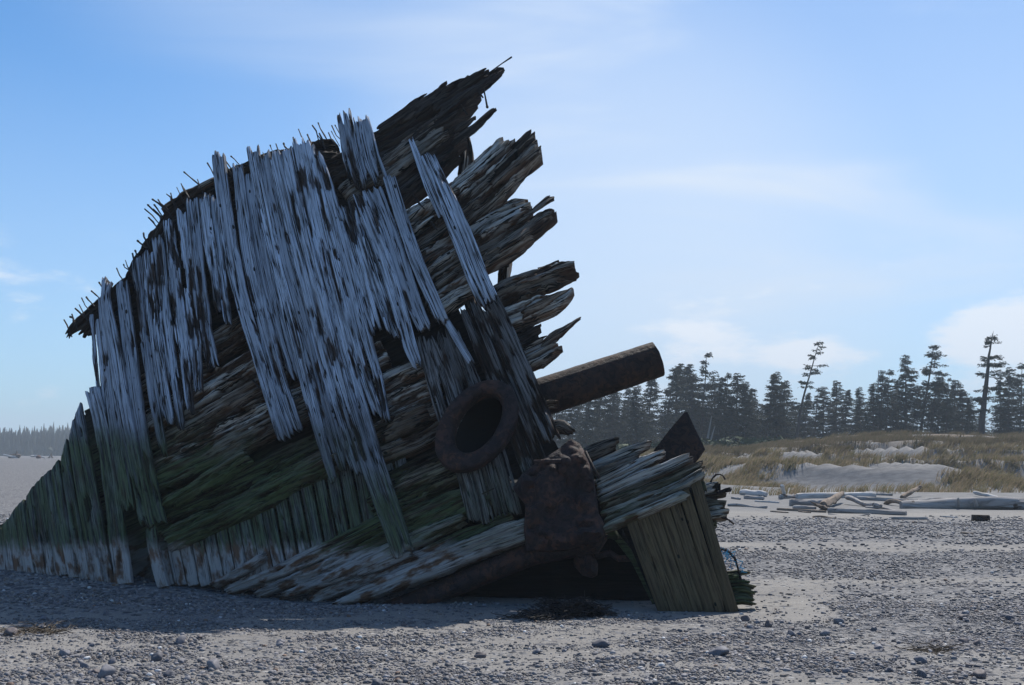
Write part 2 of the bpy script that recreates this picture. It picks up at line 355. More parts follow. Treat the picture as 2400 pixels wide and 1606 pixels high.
def build_ground():
    ys = np.concatenate([np.linspace(-30, 5, 20), 5*np.exp(np.linspace(.01, math.log(1400/5), 760))])
    t = np.linspace(-1, 1, 460); t = t*(.55+.45*np.abs(t)**2)
    W = np.where(ys > 5, 6+1.15*ys, 40)
    X = t[None]*W[:, None]; Y = np.repeat(ys[:, None], len(t), 1)
    Z = ground_z(X, Y)
    near = sstep(30, 6, np.abs(Y))*(Y > 4)
    Z = Z + near*.018*(fbm(X*2.2, Y*3.4, 12, 4)-.5)
    g = gravel_amount(X, np.maximum(Y, 5))
    V = np.stack([X, Y, Z], -1).reshape(-1, 3)
    n, m = X.shape; idx = np.arange(n*m).reshape(n, m)
    q = np.stack([idx[:-1, :-1], idx[:-1, 1:], idx[1:, 1:], idx[1:, :-1]], -1).reshape(-1, 4)
    s = NT('beach_sand'); geo = s.n('ShaderNodeNewGeometry'); pos = geo.outputs['Position']
    gv = s.attr('gravel'); du = s.attr('dune')
    n1 = s.noise(pos, .7, 5, .6); n2 = s.noise(pos, 14, 6, .7); n3 = s.noise(s.mapv(pos, (1, 3.2, 1)), 2.2, 5, .6)
    sand = s.ramp(n1, [(.3, (.195, .184, .17)), (.7, (.265, .25, .228))])
    sand = s.mix(s.mr(n3, .45, .62, 0, .35), sand, (.17, .155, .14))
    sand = s.mix(s.math('MULTIPLY', gv, .55), sand, (.14, .138, .14))
    vor = s.n('ShaderNodeTexVoronoi'); vor.inputs['Scale'].default_value = 16; s.l(pos, vor.inputs['Vector'])
    vor3 = s.n('ShaderNodeTexVoronoi'); vor3.inputs['Scale'].default_value = 75; s.l(pos, vor3.inputs['Vector'])
    hs3 = s.n('ShaderNodeSeparateColor'); s.l(vor3.outputs['Color'], hs3.inputs[0])
    grit = s.math('MULTIPLY', s.math('LESS_THAN', hs3.outputs[1], s.math('ADD', s.math('MULTIPLY', gv, .6), .18)), s.mr(vor3.outputs['Distance'], .55, .4))
    sand = s.mix(grit, sand, s.ramp(hs3.outputs[0], [(0, (.06, .06, .07)), (.6, (.14, .138, .15)), (1, (.28, .27, .26))]))
    vor2 = s.n('ShaderNodeTexVoronoi'); vor2.inputs['Scale'].default_value = 7; s.l(pos, vor2.inputs['Vector'])
    hs = s.n('ShaderNodeSeparateColor'); s.l(vor.outputs['Color'], hs.inputs[0])
    hs2 = s.n('ShaderNodeSeparateColor'); s.l(vor2.outputs['Color'], hs2.inputs[0])
    peb = s.ramp(hs.outputs[0], [(0, (.05, .053, .060)), (.4, (.115, .118, .128)), (.75, (.20, .20, .205)), (.95, (.33, .32, .31))])
    isp = s.math('LESS_THAN', hs.outputs[1], s.math('MULTIPLY', gv, 1.0))
    isp2 = s.math('LESS_THAN', hs2.outputs[1], s.math('MULTIPLY', gv, .55))
    msk = s.math('MULTIPLY', isp, s.mr(vor.outputs['Distance'], .62, .5))
    col = s.mix(msk, sand, peb)
    peb2 = s.ramp(hs2.outputs[0], [(0, (.045, .048, .056)), (.6, (.10, .10, .11)), (1, (.17, .17, .175))])
    col = s.mix(s.math('MULTIPLY', isp2, s.mr(vor2.outputs['Distance'], .45, .35)), col, peb2)
    dsand = s.mix(s.mr(n3, .35, .65), (.20, .195, .19), (.14, .138, .138))
    col = s.mix(du, col, dsand)
    veg = s.math('MULTIPLY', s.attr('veg'), s.mr(s.noise(s.mapv(pos, (1, .35, 1)), .9, 6, .65), .36, .52))
    col = s.mix(veg, col, s.mix(n2, (.10, .078, .055), (.19, .15, .108)))
    py_ = s.n('ShaderNodeSeparateXYZ'); s.l(pos, py_.inputs[0]); col = s.mix(s.mr(py_.outputs['Y'], 405, 420), col, (.018, .024, .018))
    h = s.math('ADD', s.math('MULTIPLY', s.math('MULTIPLY', msk, s.mr(vor.outputs['Distance'], .6, .0)), s.math('SUBTRACT', 1.0, du)), s.math('MULTIPLY', n2, .35))
    s.bump(h, .9, .035)
    mat = s.fin(col, .95, .15)
    r = sstep(-.02, .09, X/np.maximum(Y, 1))
    dune = (r*sstep(31, 34, Y)).ravel()
    veg = (r*sstep(68, 84, Y) + (1-r)*sstep(405, 420, Y)).ravel()
    o = mesh_np('beach', V, [q], mat, smooth=True, attrs={'gravel': g.ravel(), 'dune': dune, 'veg': np.clip(veg, 0, 1)})
    tag(o, kind='structure', label='grey sand and pebble beach rising to grassy dunes')
build_ground()

ICO = {}
def ico(sub):
    if sub not in ICO:
        import bmesh
        bm = bmesh.new(); bmesh.ops.create_icosphere(bm, subdivisions=sub, radius=1)
        ICO[sub] = (np.array([v.co for v in bm.verts]), np.array([[v.index for v in f.verts] for f in bm.faces])); bm.free()
    return ICO[sub]
def stone_shape(k, sub):
    v, f = ico(sub); r = np.random.default_rng(100+k)
    a = r.normal(size=3)*3; v = v.copy()
    n = np.array([mnoise.noise(Vector(p*1.1)+Vector(a)) for p in v])
    v = v*(1+.45*n)[:, None]
    for _ in range(3):                                  # worn facets
        d = r.normal(size=3); d /= np.linalg.norm(d); c = .62+.2*r.random()
        t = v@d; v = v - np.maximum(t-c, 0)[:, None]*d*.8
    return v*np.array([1, .66+.32*r.random(), .52+.33*r.random()]), f
def stone_mat():
    s = NT('beach_stone'); geo = s.n('ShaderNodeNewGeometry'); c = s.attr('tint', 'Color')
    n = s.noise(geo.outputs['Position'], 60, 4, .7)
    m = s.n('ShaderNodeMix', data_type='RGBA', blend_type='MULTIPLY'); m.inputs[0].default_value = 1
    s.l(c, m.inputs[6]); s.l(s.ramp(n, [(.3, (.75, .75, .75)), (.7, (1.15, 1.15, 1.15))]), m.inputs[7])
    return s.fin(m.outputs[2], .7, .35)
M['stone'] = stone_mat()
def stone_tints(n):
    base = np.array([[.09, .088, .095], [.145, .14, .148], [.20, .192, .20], [.16, .135, .12], [.24, .215, .19], [.48, .48, .48], [.15, .095, .07]])
    k = rng.choice(7, n, p=[.25, .29, .22, .11, .11, .012, .008])
    return base[k]*(.8+.45*rng.random((n, 1)))
def scatter(name, n, ymin, ymax, smin, smax, sub, label, thr=0.0, power=2.6):
    y = np.sqrt(rng.uniform(ymin**2, ymax**2, n*4)); x = rng.uniform(-.54, .54, n*4)*y
    g = gravel_amount(x, y)
    clump = fbm(x*1.3, y*1.9, 5, 3)
    keep = rng.random(n*4) < np.clip(g*1.1-.08, 0, 1)*(.30+1.35*sstep(.40, .62, clump))
    x = x[keep][:n]; y = y[keep][:n]; n = len(x)
    s = smin+(smax-smin)*rng.random(n)**power
    s = s*(1+.35*sstep(11, 8, y))
    tints = stone_tints(n)
    z = ground_z(x, y); kinds = rng.integers(0, 12, n)
    PV = []; PF = []; PC = []; off = 0
    for k in range(12):
        v, f = stone_shape(k, sub); i = np.where(kinds == k)[0]; m = len(i)
        if not m: continue
        a = rng.uniform(0, 2*math.pi, m); ca, sa = np.cos(a)[:, None], np.sin(a)[:, None]
        sx = s[i][:, None]
        vx = (v[None, :, 0]*ca - v[None, :, 1]*sa)*sx + x[i][:, None]
        vy = (v[None, :, 0]*sa + v[None, :, 1]*ca)*sx + y[i][:, None]
        vz = v[None, :, 2]*sx + z[i][:, None] + sx*.16
        PV.append(np.stack([vx, vy, vz], -1).reshape(-1, 3))
        PF.append((f[None] + (np.arange(m)*len(v))[:, None, None]).reshape(-1, 3)+off)
        PC.append(np.repeat(tints[i], len(v), 0)); off += m*len(v)
    o = mesh_np(name, np.concatenate(PV), [np.concatenate(PF)], M['stone'], smooth=True, attrs={'tint': np.concatenate(PC)})
    tag(o, label, None, kind='stuff')
scatter('pebbles', 21000, 6.6, 12.5, .006, .023, 2, 'small grey pebbles strewn over the near sand', power=2.2)
scatter('grit', 48000, 6.6, 11.5, .0035, .011, 1, 'fine grit and tiny pebbles between the stones of the near sand', power=1.6)
scatter('shingle', 20000, 12.0, 19.0, .011, .032, 1, 'grey shingle around and behind the foot of the wreck')
scatter('far_shingle', 15000, 19, 31, .022, .05, 1, 'bluish shingle band on the open beach farther off')
def cobbles():
    n = 120; k = 0; meshes = []
    tt = stone_tints(12)
    for i in range(12):
        v, f = stone_shape(40+i, 3)
        t = np.array([[.09, .09, .105], [.13, .13, .15], [.17, .165, .18], [.12, .10, .10]][i % 4])
        meshes.append(mesh_np('cobble', v, [f], M['stone'], smooth=True, attrs={'tint': np.tile(t, (len(v), 1))}, link=False))
    pts = []
    named = [(1408+0, 1515, .105, 'dark grey cobble tilted upright in the middle foreground', 0),
             (1685, 1540, .12, 'large rounded grey cobble resting in the sand right of centre foreground', 1),
             (205+45, 1583, .105, 'broad flat grey cobble lying near the bottom left of the photo', 2),
             (500, 1567, .10, 'pale broad cobble with smaller stones leaning on it, lower left of middle', 2),
             (25, 1490, .085, 'brownish grey cobble beside the brown seaweed at the left edge', 3)]
    for px, py, s, lab, m in named:
        d = ray(px, py); t = -CAMZ/d[2]; pts.append((d[0]*t, d[1]*t, s*.8, lab, m, 'cobble'))
    y = np.sqrt(rng.uniform(7.2**2, 11.6**2, 3000)); x = rng.uniform(-.47, .47, 3000)*y
    g = gravel_amount(x, y); cl = fbm(x*1.1, y*1.6, 5, 3)
    ok = (rng.random(3000) < g*1.2*sstep(.38, .6, cl)) & ~((y > 9.9) & (x < 1.5) & (rng.random(3000) < .8))
    for a, b in list(zip(x[ok], y[ok]))[:n]:
        pts.append((a, b, .024+.032*rng.random()**1.8, None, int(rng.integers(0, 12)), 'cobble'))
    for a, b, s, lab, m, _ in pts:
        o = bpy.data.objects.new('cobble', meshes[m]); C.objects.link(o)
        o.location = (a, b, float(ground_z(a, b))+s*.2); o.scale = (s, s*rng.uniform(.8, 1.1), s*rng.uniform(.8, 1.2)); o.rotation_euler = (rng.uniform(-.25, .25), rng.uniform(-.25, .25), rng.uniform(0, 6.28))
        if lab: tag(o, lab, 'stone')
        else: tag(o, 'rounded fist-sized grey cobble among the pebbles of the foreground sand', 'stone', 'fist-sized cobbles scattered over the foreground sand')
cobbles()

# ------------------------------------------------------------------ the wreck: hull surface
Y0 = 12.2
def hullY(X, Z):
    a = -.15*X + .006*X*X
    z1 = np.clip(Z, -1, 4.5)
    return Y0 + a + .195*z1 + .0463*z1*np.abs(z1) + .61*np.maximum(Z-4.5, 0)
def hull_pt(px, py, off=0.):
    d = ray(px, py); t = 13.0/d[..., 1]
    for _ in range(14):
        t = (hullY(t*d[..., 0], CAMZ+t*d[..., 2]) + off)/d[..., 1]
    return np.array([0, 0, CAMZ]) + d*t[..., None]
def hull_n(P):
    e = .01
    fx = (hullY(P[..., 0]+e, P[..., 2])-hullY(P[..., 0]-e, P[..., 2]))/(2*e)
    fz = (hullY(P[..., 0], P[..., 2]+e)-hullY(P[..., 0], P[..., 2]-e))/(2*e)
    n = np.stack([fx, -np.ones_like(fx), fz], -1); return n/np.linalg.norm(n, axis=-1)[..., None]
wreck = empty('shipwreck', (-1.5, 13.0, 0), 'grey broken bow of a wooden shipwreck, leaning on the pebble beach', 'shipwreck')
SEED = [0]
def slab(name, pts, mat, off=0., thick=.08, jag=(.3, .3), ero=.018, rotk=.5, hole=0., bulge=.0, wob=.05, slant=(0, 0), label=None, parent=None, du=8., dv=3., clip=None, taper=(0, 0), split=.0):
    """one weathered plank or timber along centre-line pts [(px,py,width px)...] laid on the hull surface"""
    SEED[0] += 1; sd = SEED[0]*13+5; r = np.random.default_rng(sd)
    p = np.array([q[:2] for q in pts], float); w = np.array([q[2] for q in pts], float)
    seg = np.linalg.norm(np.diff(p, axis=0), axis=1); cs = np.concatenate([[0], np.cumsum(seg)]); L = cs[-1]
    nu = max(6, int(L/du)); nv = max(5, int(w.max()/dv)+1)
    v = np.linspace(0, 1, nv)
    if name == 'plank' and len(pts) > 2: off = off + float(r.uniform(-.022, .022))
    MX = .0048                                          # metres per source pixel, roughly
    def ends(k, amt):
        a = vn(v*w.max()/8+r.random()*50, 0*v+k, sd+k)*.4 + vn(v*w.max()/2.6, 0*v+k+3, sd+k+1)*.6
        blk = _h(np.floor(v*w.max()/(5.5 if w.max() < 40 else 9.)), np.floor(0*v)+k, sd+40+k)
        a = .45*(a-.3)/.6 + .55*blk**2
        return np.clip(a, 0, 1)**1.4*amt*w.max()*(2.3 if bulge else 1.5)
    s0 = ends(1, jag[0]) + slant[0]*v; s1 = ends(2, jag[1]) + slant[1]*v
    u = np.linspace(0, 1, nu)
    S = u[:, None]*(L-s0-s1)[None] + s0[None]
    S = S + (r.random((nu, 1))-.5)*du*.5*((u > 0) & (u < 1))[:, None]
    if len(pts) > 2:
        tt_ = np.linspace(0, L, 60); xx_ = np.interp(tt_, cs, p[:, 0]); yy_ = np.interp(tt_, cs, p[:, 1]); ww_ = np.interp(tt_, cs, w)
        for _ in range(25):
            xx_[1:-1] = (xx_[:-2]+2*xx_[1:-1]+xx_[2:])/4; yy_[1:-1] = (yy_[:-2]+2*yy_[1:-1]+yy_[2:])/4
        p = np.stack([xx_, yy_], 1); w = ww_; cs = tt_
    cx = np.interp(S, cs, p[:, 0]); cy = np.interp(S, cs, p[:, 1]); W = np.interp(S, cs, w)*(1.02 if name == 'plank' and len(pts) > 2 else 1.0)
    dx = np.interp(np.clip(S+6, 0, L), cs, p[:, 0]) - np.interp(np.clip(S-6, 0, L), cs, p[:, 0])
    dy = np.interp(np.clip(S+6, 0, L), cs, p[:, 1]) - np.interp(np.clip(S-6, 0, L), cs, p[:, 1])
    ln = np.hypot(dx, dy)+1e-9; nx, ny = -dy/ln, dx/ln
    # ragged long edges
    wl = 1+wob*(vn(S/55, 0*S, sd+7)-.5)*2 - .5*wob*sstep(.62, .9, vn(S/22, 0*S, sd+9))
    rag = np.abs(vn(S/9, 0*S+.5, sd+71)-.5)*2*(.10 if bulge else .03); wl = wl - rag
    wr = 1 - .8*np.roll(rag, 3, 0) + wob*(vn(S/55, 0*S, sd+8)-.5)*2 - .5*wob*sstep(.62, .9, vn(S/22, 0*S, sd+11))
    vv = (v-.5)[None]; lat = np.where(vv < 0, vv*wl, vv*wr)*W
    lat = lat + (1.6 if bulge else .5)*(vn(S/60, 0*S, sd+13)-.5)*wob*10
    PX = cx+nx*lat; PY = cy+ny*lat
    B = hull_pt(PX, PY, off)
    rth = min(thick, .11)
    # relief in metres: x along grain, y across
    sm = S*MX; wm = lat*MX
    fib = vn(sm/.55, wm/.016, sd)*.55 + vn(sm/.28, wm/.008, sd+1)*.45
    ridg = np.abs(2*fib-1)
    rk0 = rotk; dz_ = sstep(.44, .62, fbm(PX/95+3, PY/170, 501, 3)) if not bulge else 0.6
    rotk = np.clip(rotk*(.25+1.5*dz_), 0, 1)
    patch = fbm(sm/.34, wm/.05, sd+2, 3); rot = sstep(.77-.27*rotk, .83-.20*rotk, patch)
    edge = np.minimum(v, 1-v)[None]*W/(4. if bulge else 3.2); endd = np.minimum(S-s0[None], (L-s1)[None]-S)/14.
    wear = (1-np.clip(edge, 0, 1))**2*(.35 if bulge else .22) + (1-np.clip(endd, 0, 1))**2*.4
    dep = ero*(.7*(1-ridg)+.5*fib) + (rot*(.35+.65*vn(sm/.3, wm/.013, sd+5)))*rth*.55 + wear*rth*.55
    cw = .024 if bulge else .020
    cell = np.floor(wm/cw+.35*vn(sm/.8, 0*sm, sd+61)); sl = vn(sm/.75+97*_h(cell, 0*cell+3, sd+60), 0*sm, sd+62)
    slat = sstep(.50+(.0 if bulge else .10), .53+(.0 if bulge else .10), sl)*(.35+.65*_h(cell, 0*cell+9, sd+63))
    dep = dep + slat*(.36 if bulge else .26*rotk)*rth*(.4+rotk)
    rot = np.clip(rot + slat*rotk*.75, 0, 1)
    if bulge: dep = dep - bulge*np.sqrt(np.clip(1-(2*v-1)**2, 0, 1))[None] + bulge
    N = hull_n(B)
    T = B - N*dep[..., None]
    keep = np.ones((nu-1, nv-1), bool)
    if hole > 0:
        hm = vn(sm/.20, wm/.035, sd+21)*.6 + vn(sm/.5, wm/.02, sd+22)*.4
        hm = (hm[:-1, :-1]+hm[1:, 1:])/2; keep &= ~(hm > 1-.32*hole)
    if split > 0:                                        # long open checks
        sp = vn(sm/.8, wm/.022, sd+31); sp = (sp[:-1, :-1]+sp[1:, 1:])/2; keep &= ~(sp > 1-.25*split)
    if clip is not None:
        mx_ = (PX[:-1, :-1]+PX[1:, 1:])/2; my_ = (PY[:-1, :-1]+PY[1:, 1:])/2; keep &= clip(mx_, my_)
    mx_ = (PX[:-1, :-1]+PX[1:, 1:])/2-1121; my_ = 993-(PY[:-1, :-1]+PY[1:, 1:])/2
    ea = mx_*math.cos(1.0)+my_*math.sin(1.0); eb = -mx_*math.sin(1.0)+my_*math.cos(1.0)
    keep &= (ea/84)**2+(eb/54)**2 > 1 if off < .4 else ((mx_-12)/84)**2+((my_-4)/58)**2 > 1
    if not keep.any(): return None
    Bk = B - N*(np.maximum(thick*(1-.0*rot), dep+.012))[..., None]
    n0 = nu*nv; idx = np.arange(n0).reshape(nu, nv)
    top = np.stack([idx[:-1, :-1], idx[1:, :-1], idx[1:, 1:], idx[:-1, 1:]], -1)[keep]
    bot = top[:, ::-1] + n0
    fs = [top, bot]
    kp = np.pad(keep, 1)
    k = kp[1:-1, 1:-1]
    def wall(mask, a, b):
        m = mask
        if m.any(): fs.append(np.stack([a[m], b[m], b[m]+n0, a[m]+n0], -1))
    wall(k & ~kp[:-2, 1:-1], idx[:-1, 1:], idx[:-1, :-1])
    wall(k & ~kp[2:, 1:-1], idx[1:, :-1], idx[1:, 1:])
    wall(k & ~kp[1:-1, :-2], idx[:-1, :-1], idx[1:, :-1])
    wall(k & ~kp[1:-1, 2:], idx[1:, 1:], idx[:-1, 1:])
    fs = [f[:, ::-1] for f in fs]
    V = np.concatenate([T.reshape(-1, 3), Bk.reshape(-1, 3)])
    ro = r.random(2)*40
    uv = np.stack([sm+ro[0], wm+ro[1]], -1).reshape(-1, 2)
    uv2 = np.stack([sm+ro[0], wm+ro[1]+.05], -1).reshape(-1, 2)
    rotv = np.clip(rot*.8 + wear*.5 + (dep/thick)*.25, 0, 1).ravel()
    used = np.unique(np.concatenate([f.ravel() for f in fs])); mp = np.full(2*n0, -1); mp[used] = np.arange(len(used))
    o = mesh_np(name, V[used], [mp[np.concatenate(fs)]], M[mat], parent or wreck, smooth=True, sharp=38,
                attrs={'rot': np.concatenate([rotv, np.ones(n0)*.8])[used]}, uv=np.concatenate([uv, uv2])[used])
    if label: o['label'] = label
    return o

def inpoly(poly):
    P = np.array(poly, float)
    def f(x, y):
        r = np.zeros(x.shape, bool)
        for i in range(len(P)):
            x1, y1 = P[i-1]; x2, y2 = P[i]
            if y1 == y2: continue
            c = ((y1 > y) != (y2 > y)) & (x < (x2-x1)*(y-y1)/(y2-y1)+x1)
            r ^= c
        return r
    return f

# --- inner planking that closes the hull behind the timbers (leaves the real gaps open)
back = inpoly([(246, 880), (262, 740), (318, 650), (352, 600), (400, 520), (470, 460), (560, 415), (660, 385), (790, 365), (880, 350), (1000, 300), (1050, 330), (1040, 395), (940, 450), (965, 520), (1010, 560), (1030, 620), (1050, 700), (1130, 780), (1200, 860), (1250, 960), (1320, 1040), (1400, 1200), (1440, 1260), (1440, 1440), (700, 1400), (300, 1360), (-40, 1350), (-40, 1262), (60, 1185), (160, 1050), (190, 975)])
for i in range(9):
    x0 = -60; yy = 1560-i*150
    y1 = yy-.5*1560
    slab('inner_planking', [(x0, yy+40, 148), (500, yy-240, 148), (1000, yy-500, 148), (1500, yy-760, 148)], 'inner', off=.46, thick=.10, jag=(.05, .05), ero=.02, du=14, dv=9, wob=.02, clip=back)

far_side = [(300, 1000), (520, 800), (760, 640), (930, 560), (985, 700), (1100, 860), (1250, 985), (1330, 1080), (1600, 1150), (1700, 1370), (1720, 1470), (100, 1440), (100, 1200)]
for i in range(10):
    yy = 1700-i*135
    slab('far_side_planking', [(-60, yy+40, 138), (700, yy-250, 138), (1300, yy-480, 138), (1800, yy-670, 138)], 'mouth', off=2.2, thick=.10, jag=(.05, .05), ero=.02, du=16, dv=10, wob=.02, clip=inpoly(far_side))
# --- heavy timbers running diagonally along the hull
def tb(pts, mat='timber', off=.12, thick=.26, jag=(.15, .5), bulge=.004, **k):
    kw = dict(ero=.045, rotk=.7, du=8, dv=2.6, wob=.14); kw.update(k)
    return slab(kw.pop('name', 'timber'), pts, mat, off=off, thick=thick, jag=jag, bulge=bulge, **kw)
# gunwale along the silhouette
for p, o_ in (([(138, 790, 7), (165, 760, 15), (215, 712, 18), (304, 636, 18)], .08), ([(150, 782, 10), (185, 754, 18), (240, 706, 20), (306, 652, 20)], .11), ([(176, 782, 12), (205, 760, 18), (250, 720, 20), (306, 672, 22)], .14), ([(196, 782, 10), (225, 762, 16), (262, 732, 18)], .17), ([(222, 784, 8), (245, 768, 14), (270, 744, 14)], .2)):
    tb(p, 'timber_dark', o_, .08, (1.2, .2), name='gunwale', wob=.25)
for p in ([(880, 296, 18), (940, 258, 20), (1000, 208, 10)], [(930, 276, 20), (1000, 228, 22), (1052, 182, 10)], [(960, 262, 18), (1040, 206, 22), (1100, 162, 10)], [(1000, 246, 18), (1080, 192, 22), (1146, 150, 10)], [(1020, 262, 20), (1100, 204, 20), (1184, 148, 7)], [(960, 322, 22), (1040, 266, 24), (1112, 210, 12)]):
    tb(p, 'timber_dark', .0, .10, (.6, 1.0), wob=.3)
for p, m_ in (([(1060, 440, 18), (1130, 388, 20), (1192, 330, 12)], 'timber_pale'), ([(1150, 430, 18), (1220, 370, 20), (1268, 330, 12)], 'timber'), ([(1120, 548, 16), (1190, 505, 18), (1236, 476, 10)], 'timber_pale'), ([(1160, 580, 16), (1230, 535, 18), (1290, 492, 10)], 'timber'), ([(1200, 655, 16), (1270, 628, 18), (1346, 606, 9)], 'timber_pale'), ([(1215, 730, 14), (1270, 705, 16), (1332, 670, 8)], 'timber')):
    tb(p, m_, .02, .08, (.8, 1.0), wob=.3)
tb([(300, 655, 40), (322, 612, 46), (352, 566, 50), (385, 512, 50), (440, 466, 46), (505, 430, 40)], 'timber_dark', .14, .26, (.1, .1), name='gunwale', wob=.32)
tb([(376, 488, 8), (430, 447, 16), (504, 409, 16)], 'timber', .06, .08, (.2, .1), name='gunwale')
tb([(500, 425, 48), (600, 385, 48), (700, 352, 50), (790, 340, 54)], 'timber_dark', .14, .26, (.1, .1), name='gunwale', wob=.32)
tb([(820, 470, 60), (700, 520, 60), (560, 580, 60)], 'timber_dark', .2, .2, (.1, .1))
tb([(540, 460, 60), (700, 440, 60), (880, 420, 60)], 'timber_dark', .2, .2, (.1, .1))
# upper right group
tb([(760, 392, 60), (870, 350, 80), (950, 304, 84), (1020, 262, 74), (1080, 222, 50), (1118, 192, 22)], 'timber_dark', .06, .30, (.1, .6), rotk=.8, label='blackened topmost timber with a splintered end')
tb([(1060, 232, 30), (1120, 190, 36), (1170, 157, 14), (1180, 150, 5)], 'timber_dark', .10, .12, (.1, .4))
tb([(1095, 215, 18), (1135, 200, 12), (1162, 179, 4)], 'timber_dark', .14, .06, (.1, .2))
tb([(800, 450, 56), (880, 398, 58), (960, 340, 60), (1043, 278, 56)], 'timber', .04, .24, (.1, .12), rotk=.45, slant=(0, 10))
tb([(840, 514, 56), (930, 438, 58), (1010, 372, 58), (1065, 330, 54), (1090, 310, 34)], 'timber_dark', .07, .26, (.1, .8), rotk=.8)
tb([(1055, 330, 22), (1110, 292, 18), (1145, 262, 9), (1163, 245, 3)], 'timber_dark', .12, .06, (.1, .2))
tb([(1060, 300, 18), (1090, 283, 14), (1114, 264, 5)], 'timber_dark', .12, .06, (.1, .2))
tb([(920, 538, 48), (1020, 470, 48), (1110, 398, 48), (1170, 342, 48), (1203, 312, 30)], 'timber_pale', .06, .24, (.1, .8))
tb([(960, 575, 52), (1050, 510, 54), (1130, 445, 54), (1200, 378, 52), (1240, 340, 50), (1264, 318, 46)], 'timber', .10, .28, (.1, .15), slant=(0, 12))
tb([(1150, 395, 24), (1200, 350, 24), (1235, 315, 26), (1252, 294, 12)], 'timber_dark', .09, .10, (.1, .3))
tb([(985, 615, 50), (1080, 555, 52), (1160, 500, 50), (1215, 478, 44), (1242, 466, 24)], 'timber_pale', .06, .24, (.1, 1.0), rotk=.8)
tb([(1205, 512, 12), (1245, 490, 12), (1285, 460, 14), (1297, 452, 16)], 'timber', .12, .06, (.1, .4), rotk=.3)
tb([(1015, 665, 52), (1110, 600, 52), (1180, 562, 52), (1240, 520, 44), (1280, 488, 30), (1298, 478, 20)], 'timber', .10, .26, (.1, .3))
tb([(1000, 712, 44), (1060, 672, 52), (1130, 632, 40)], 'timber_pale', .07, .22, (.1, .2))
tb([(1130, 700, 50), (1200, 662, 56), (1260, 640, 50), (1310, 622, 44), (1352, 608, 30)], 'timber', .08, .26, (.1, .35), bulge=.08)
tb([(1260, 625, 12), (1285, 614, 8), (1310, 604, 3)], 'timber_dark', .10, .05, (.1, .2))
tb([(1160, 748, 42), (1230, 722, 46), (1290, 698, 40), (1322, 680, 24), (1340, 662, 10)], 'timber_pale', .08, .24, (.1, .6))
tb([(1190, 800, 44), (1235, 778, 46), (1272, 752, 30)], 'timber_dark', .12, .22, (.1, .6), bulge=.08)
tb([(1205, 842, 44), (1255, 818, 56), (1290, 798, 44), (1315, 792, 24)], 'timber_pale', .06, .24, (.1, .8))
tb([(1265, 806, 26), (1300, 782, 22), (1328, 762, 11), (1363, 735, 7)], 'timber', .10, .07, (.1, .25))
# (see below)
# inner upright frames seen in the gaps
for p in ([(1070, 250, 22), (1085, 310, 34), (1090, 370, 34), (1080, 420, 30)], [(1140, 440, 36), (1165, 500, 42), (1180, 545, 40), (1182, 600, 30), (1172, 665, 24)], [(1005, 540, 36), (1022, 600, 36), (1040, 670, 34)], [(1090, 640, 34), (1100, 700, 34), (1120, 770, 30)], [(1050, 700, 24), (1075, 760, 30), (1110, 850, 30)]):
    tb(p, 'timber', .52, .18, (.5, .4), name='inner_frame')

# timbers of the middle field
mid = [[(300, 930, 60), (450, 825, 62), (600, 730, 60), (760, 630, 60)], [(322, 1000, 54), (470, 905, 56), (640, 800, 56), (800, 700, 50)],
       [(330, 1050, 50), (500, 955, 52), (660, 865, 52), (860, 760, 50)], [(345, 1092, 46), (520, 1005, 50), (690, 920, 50), (900, 810, 50)]]
for i, p in enumerate(mid):
    tb(p, ['timber', 'timber_pale', 'timber', 'timber_pale'][i], .10+.02*(i % 2), .26, (.2, .2), rotk=.9)
tb([(345, 1128, 50), (500, 1056, 54), (650, 975, 54), (800, 900, 50)], 'timber', .08, .26, (.2, .2))
tb([(372, 1180, 36), (470, 1122, 44), (540, 1078, 42), (574, 1058, 36)], 'timber', .0, .22, (.4, .25), bulge=.08, label='green slimed timber with a sawn stub end')
tb([(372, 1205, 44), (520, 1140, 52), (680, 1062, 54), (860, 975, 50)], 'timber_dark', .16, .26, (.2, .2))
tb([(366, 1268, 56), (520, 1195, 62), (700, 1102, 62), (860, 1015, 56), (1000, 950, 44)], 'timber', .0, .30, (.2, .3), bulge=.10)
tb([(860, 905, 44), (930, 868, 50), (1000, 840, 50)], 'timber_pale', .10, .24, (.4, .3), rotk=.8)
tb([(880, 960, 50), (960, 920, 56), (1030, 890, 50)], 'timber_pale', .12, .24, (.2, .2), rotk=.8)
tb([(905, 1010, 30), (970, 975, 36), (1040, 948, 36)], 'timber_pale', .12, .22, (.3, .2), rotk=.8)
tb([(840, 1080, 34), (900, 1056, 38), (970, 1030, 40), (1050, 985, 40)], 'timber', .04, .24, (.3, .3), rotk=.8)
tb([(900, 1120, 30), (980, 1080, 34), (1060, 1048, 34)], 'timber_dark', .14, .24, (.3, .2))
tb([(860, 1190, 50), (960, 1140, 62), (1060, 1096, 66), (1120, 1070, 60)], 'timber', .06, .28, (.3, .2), rotk=.8)
tb([(880, 1255, 46), (980, 1212, 62), (1090, 1160, 66), (1170, 1125, 60)], 'timber', .04, .28, (.3, .2), rotk=.7)
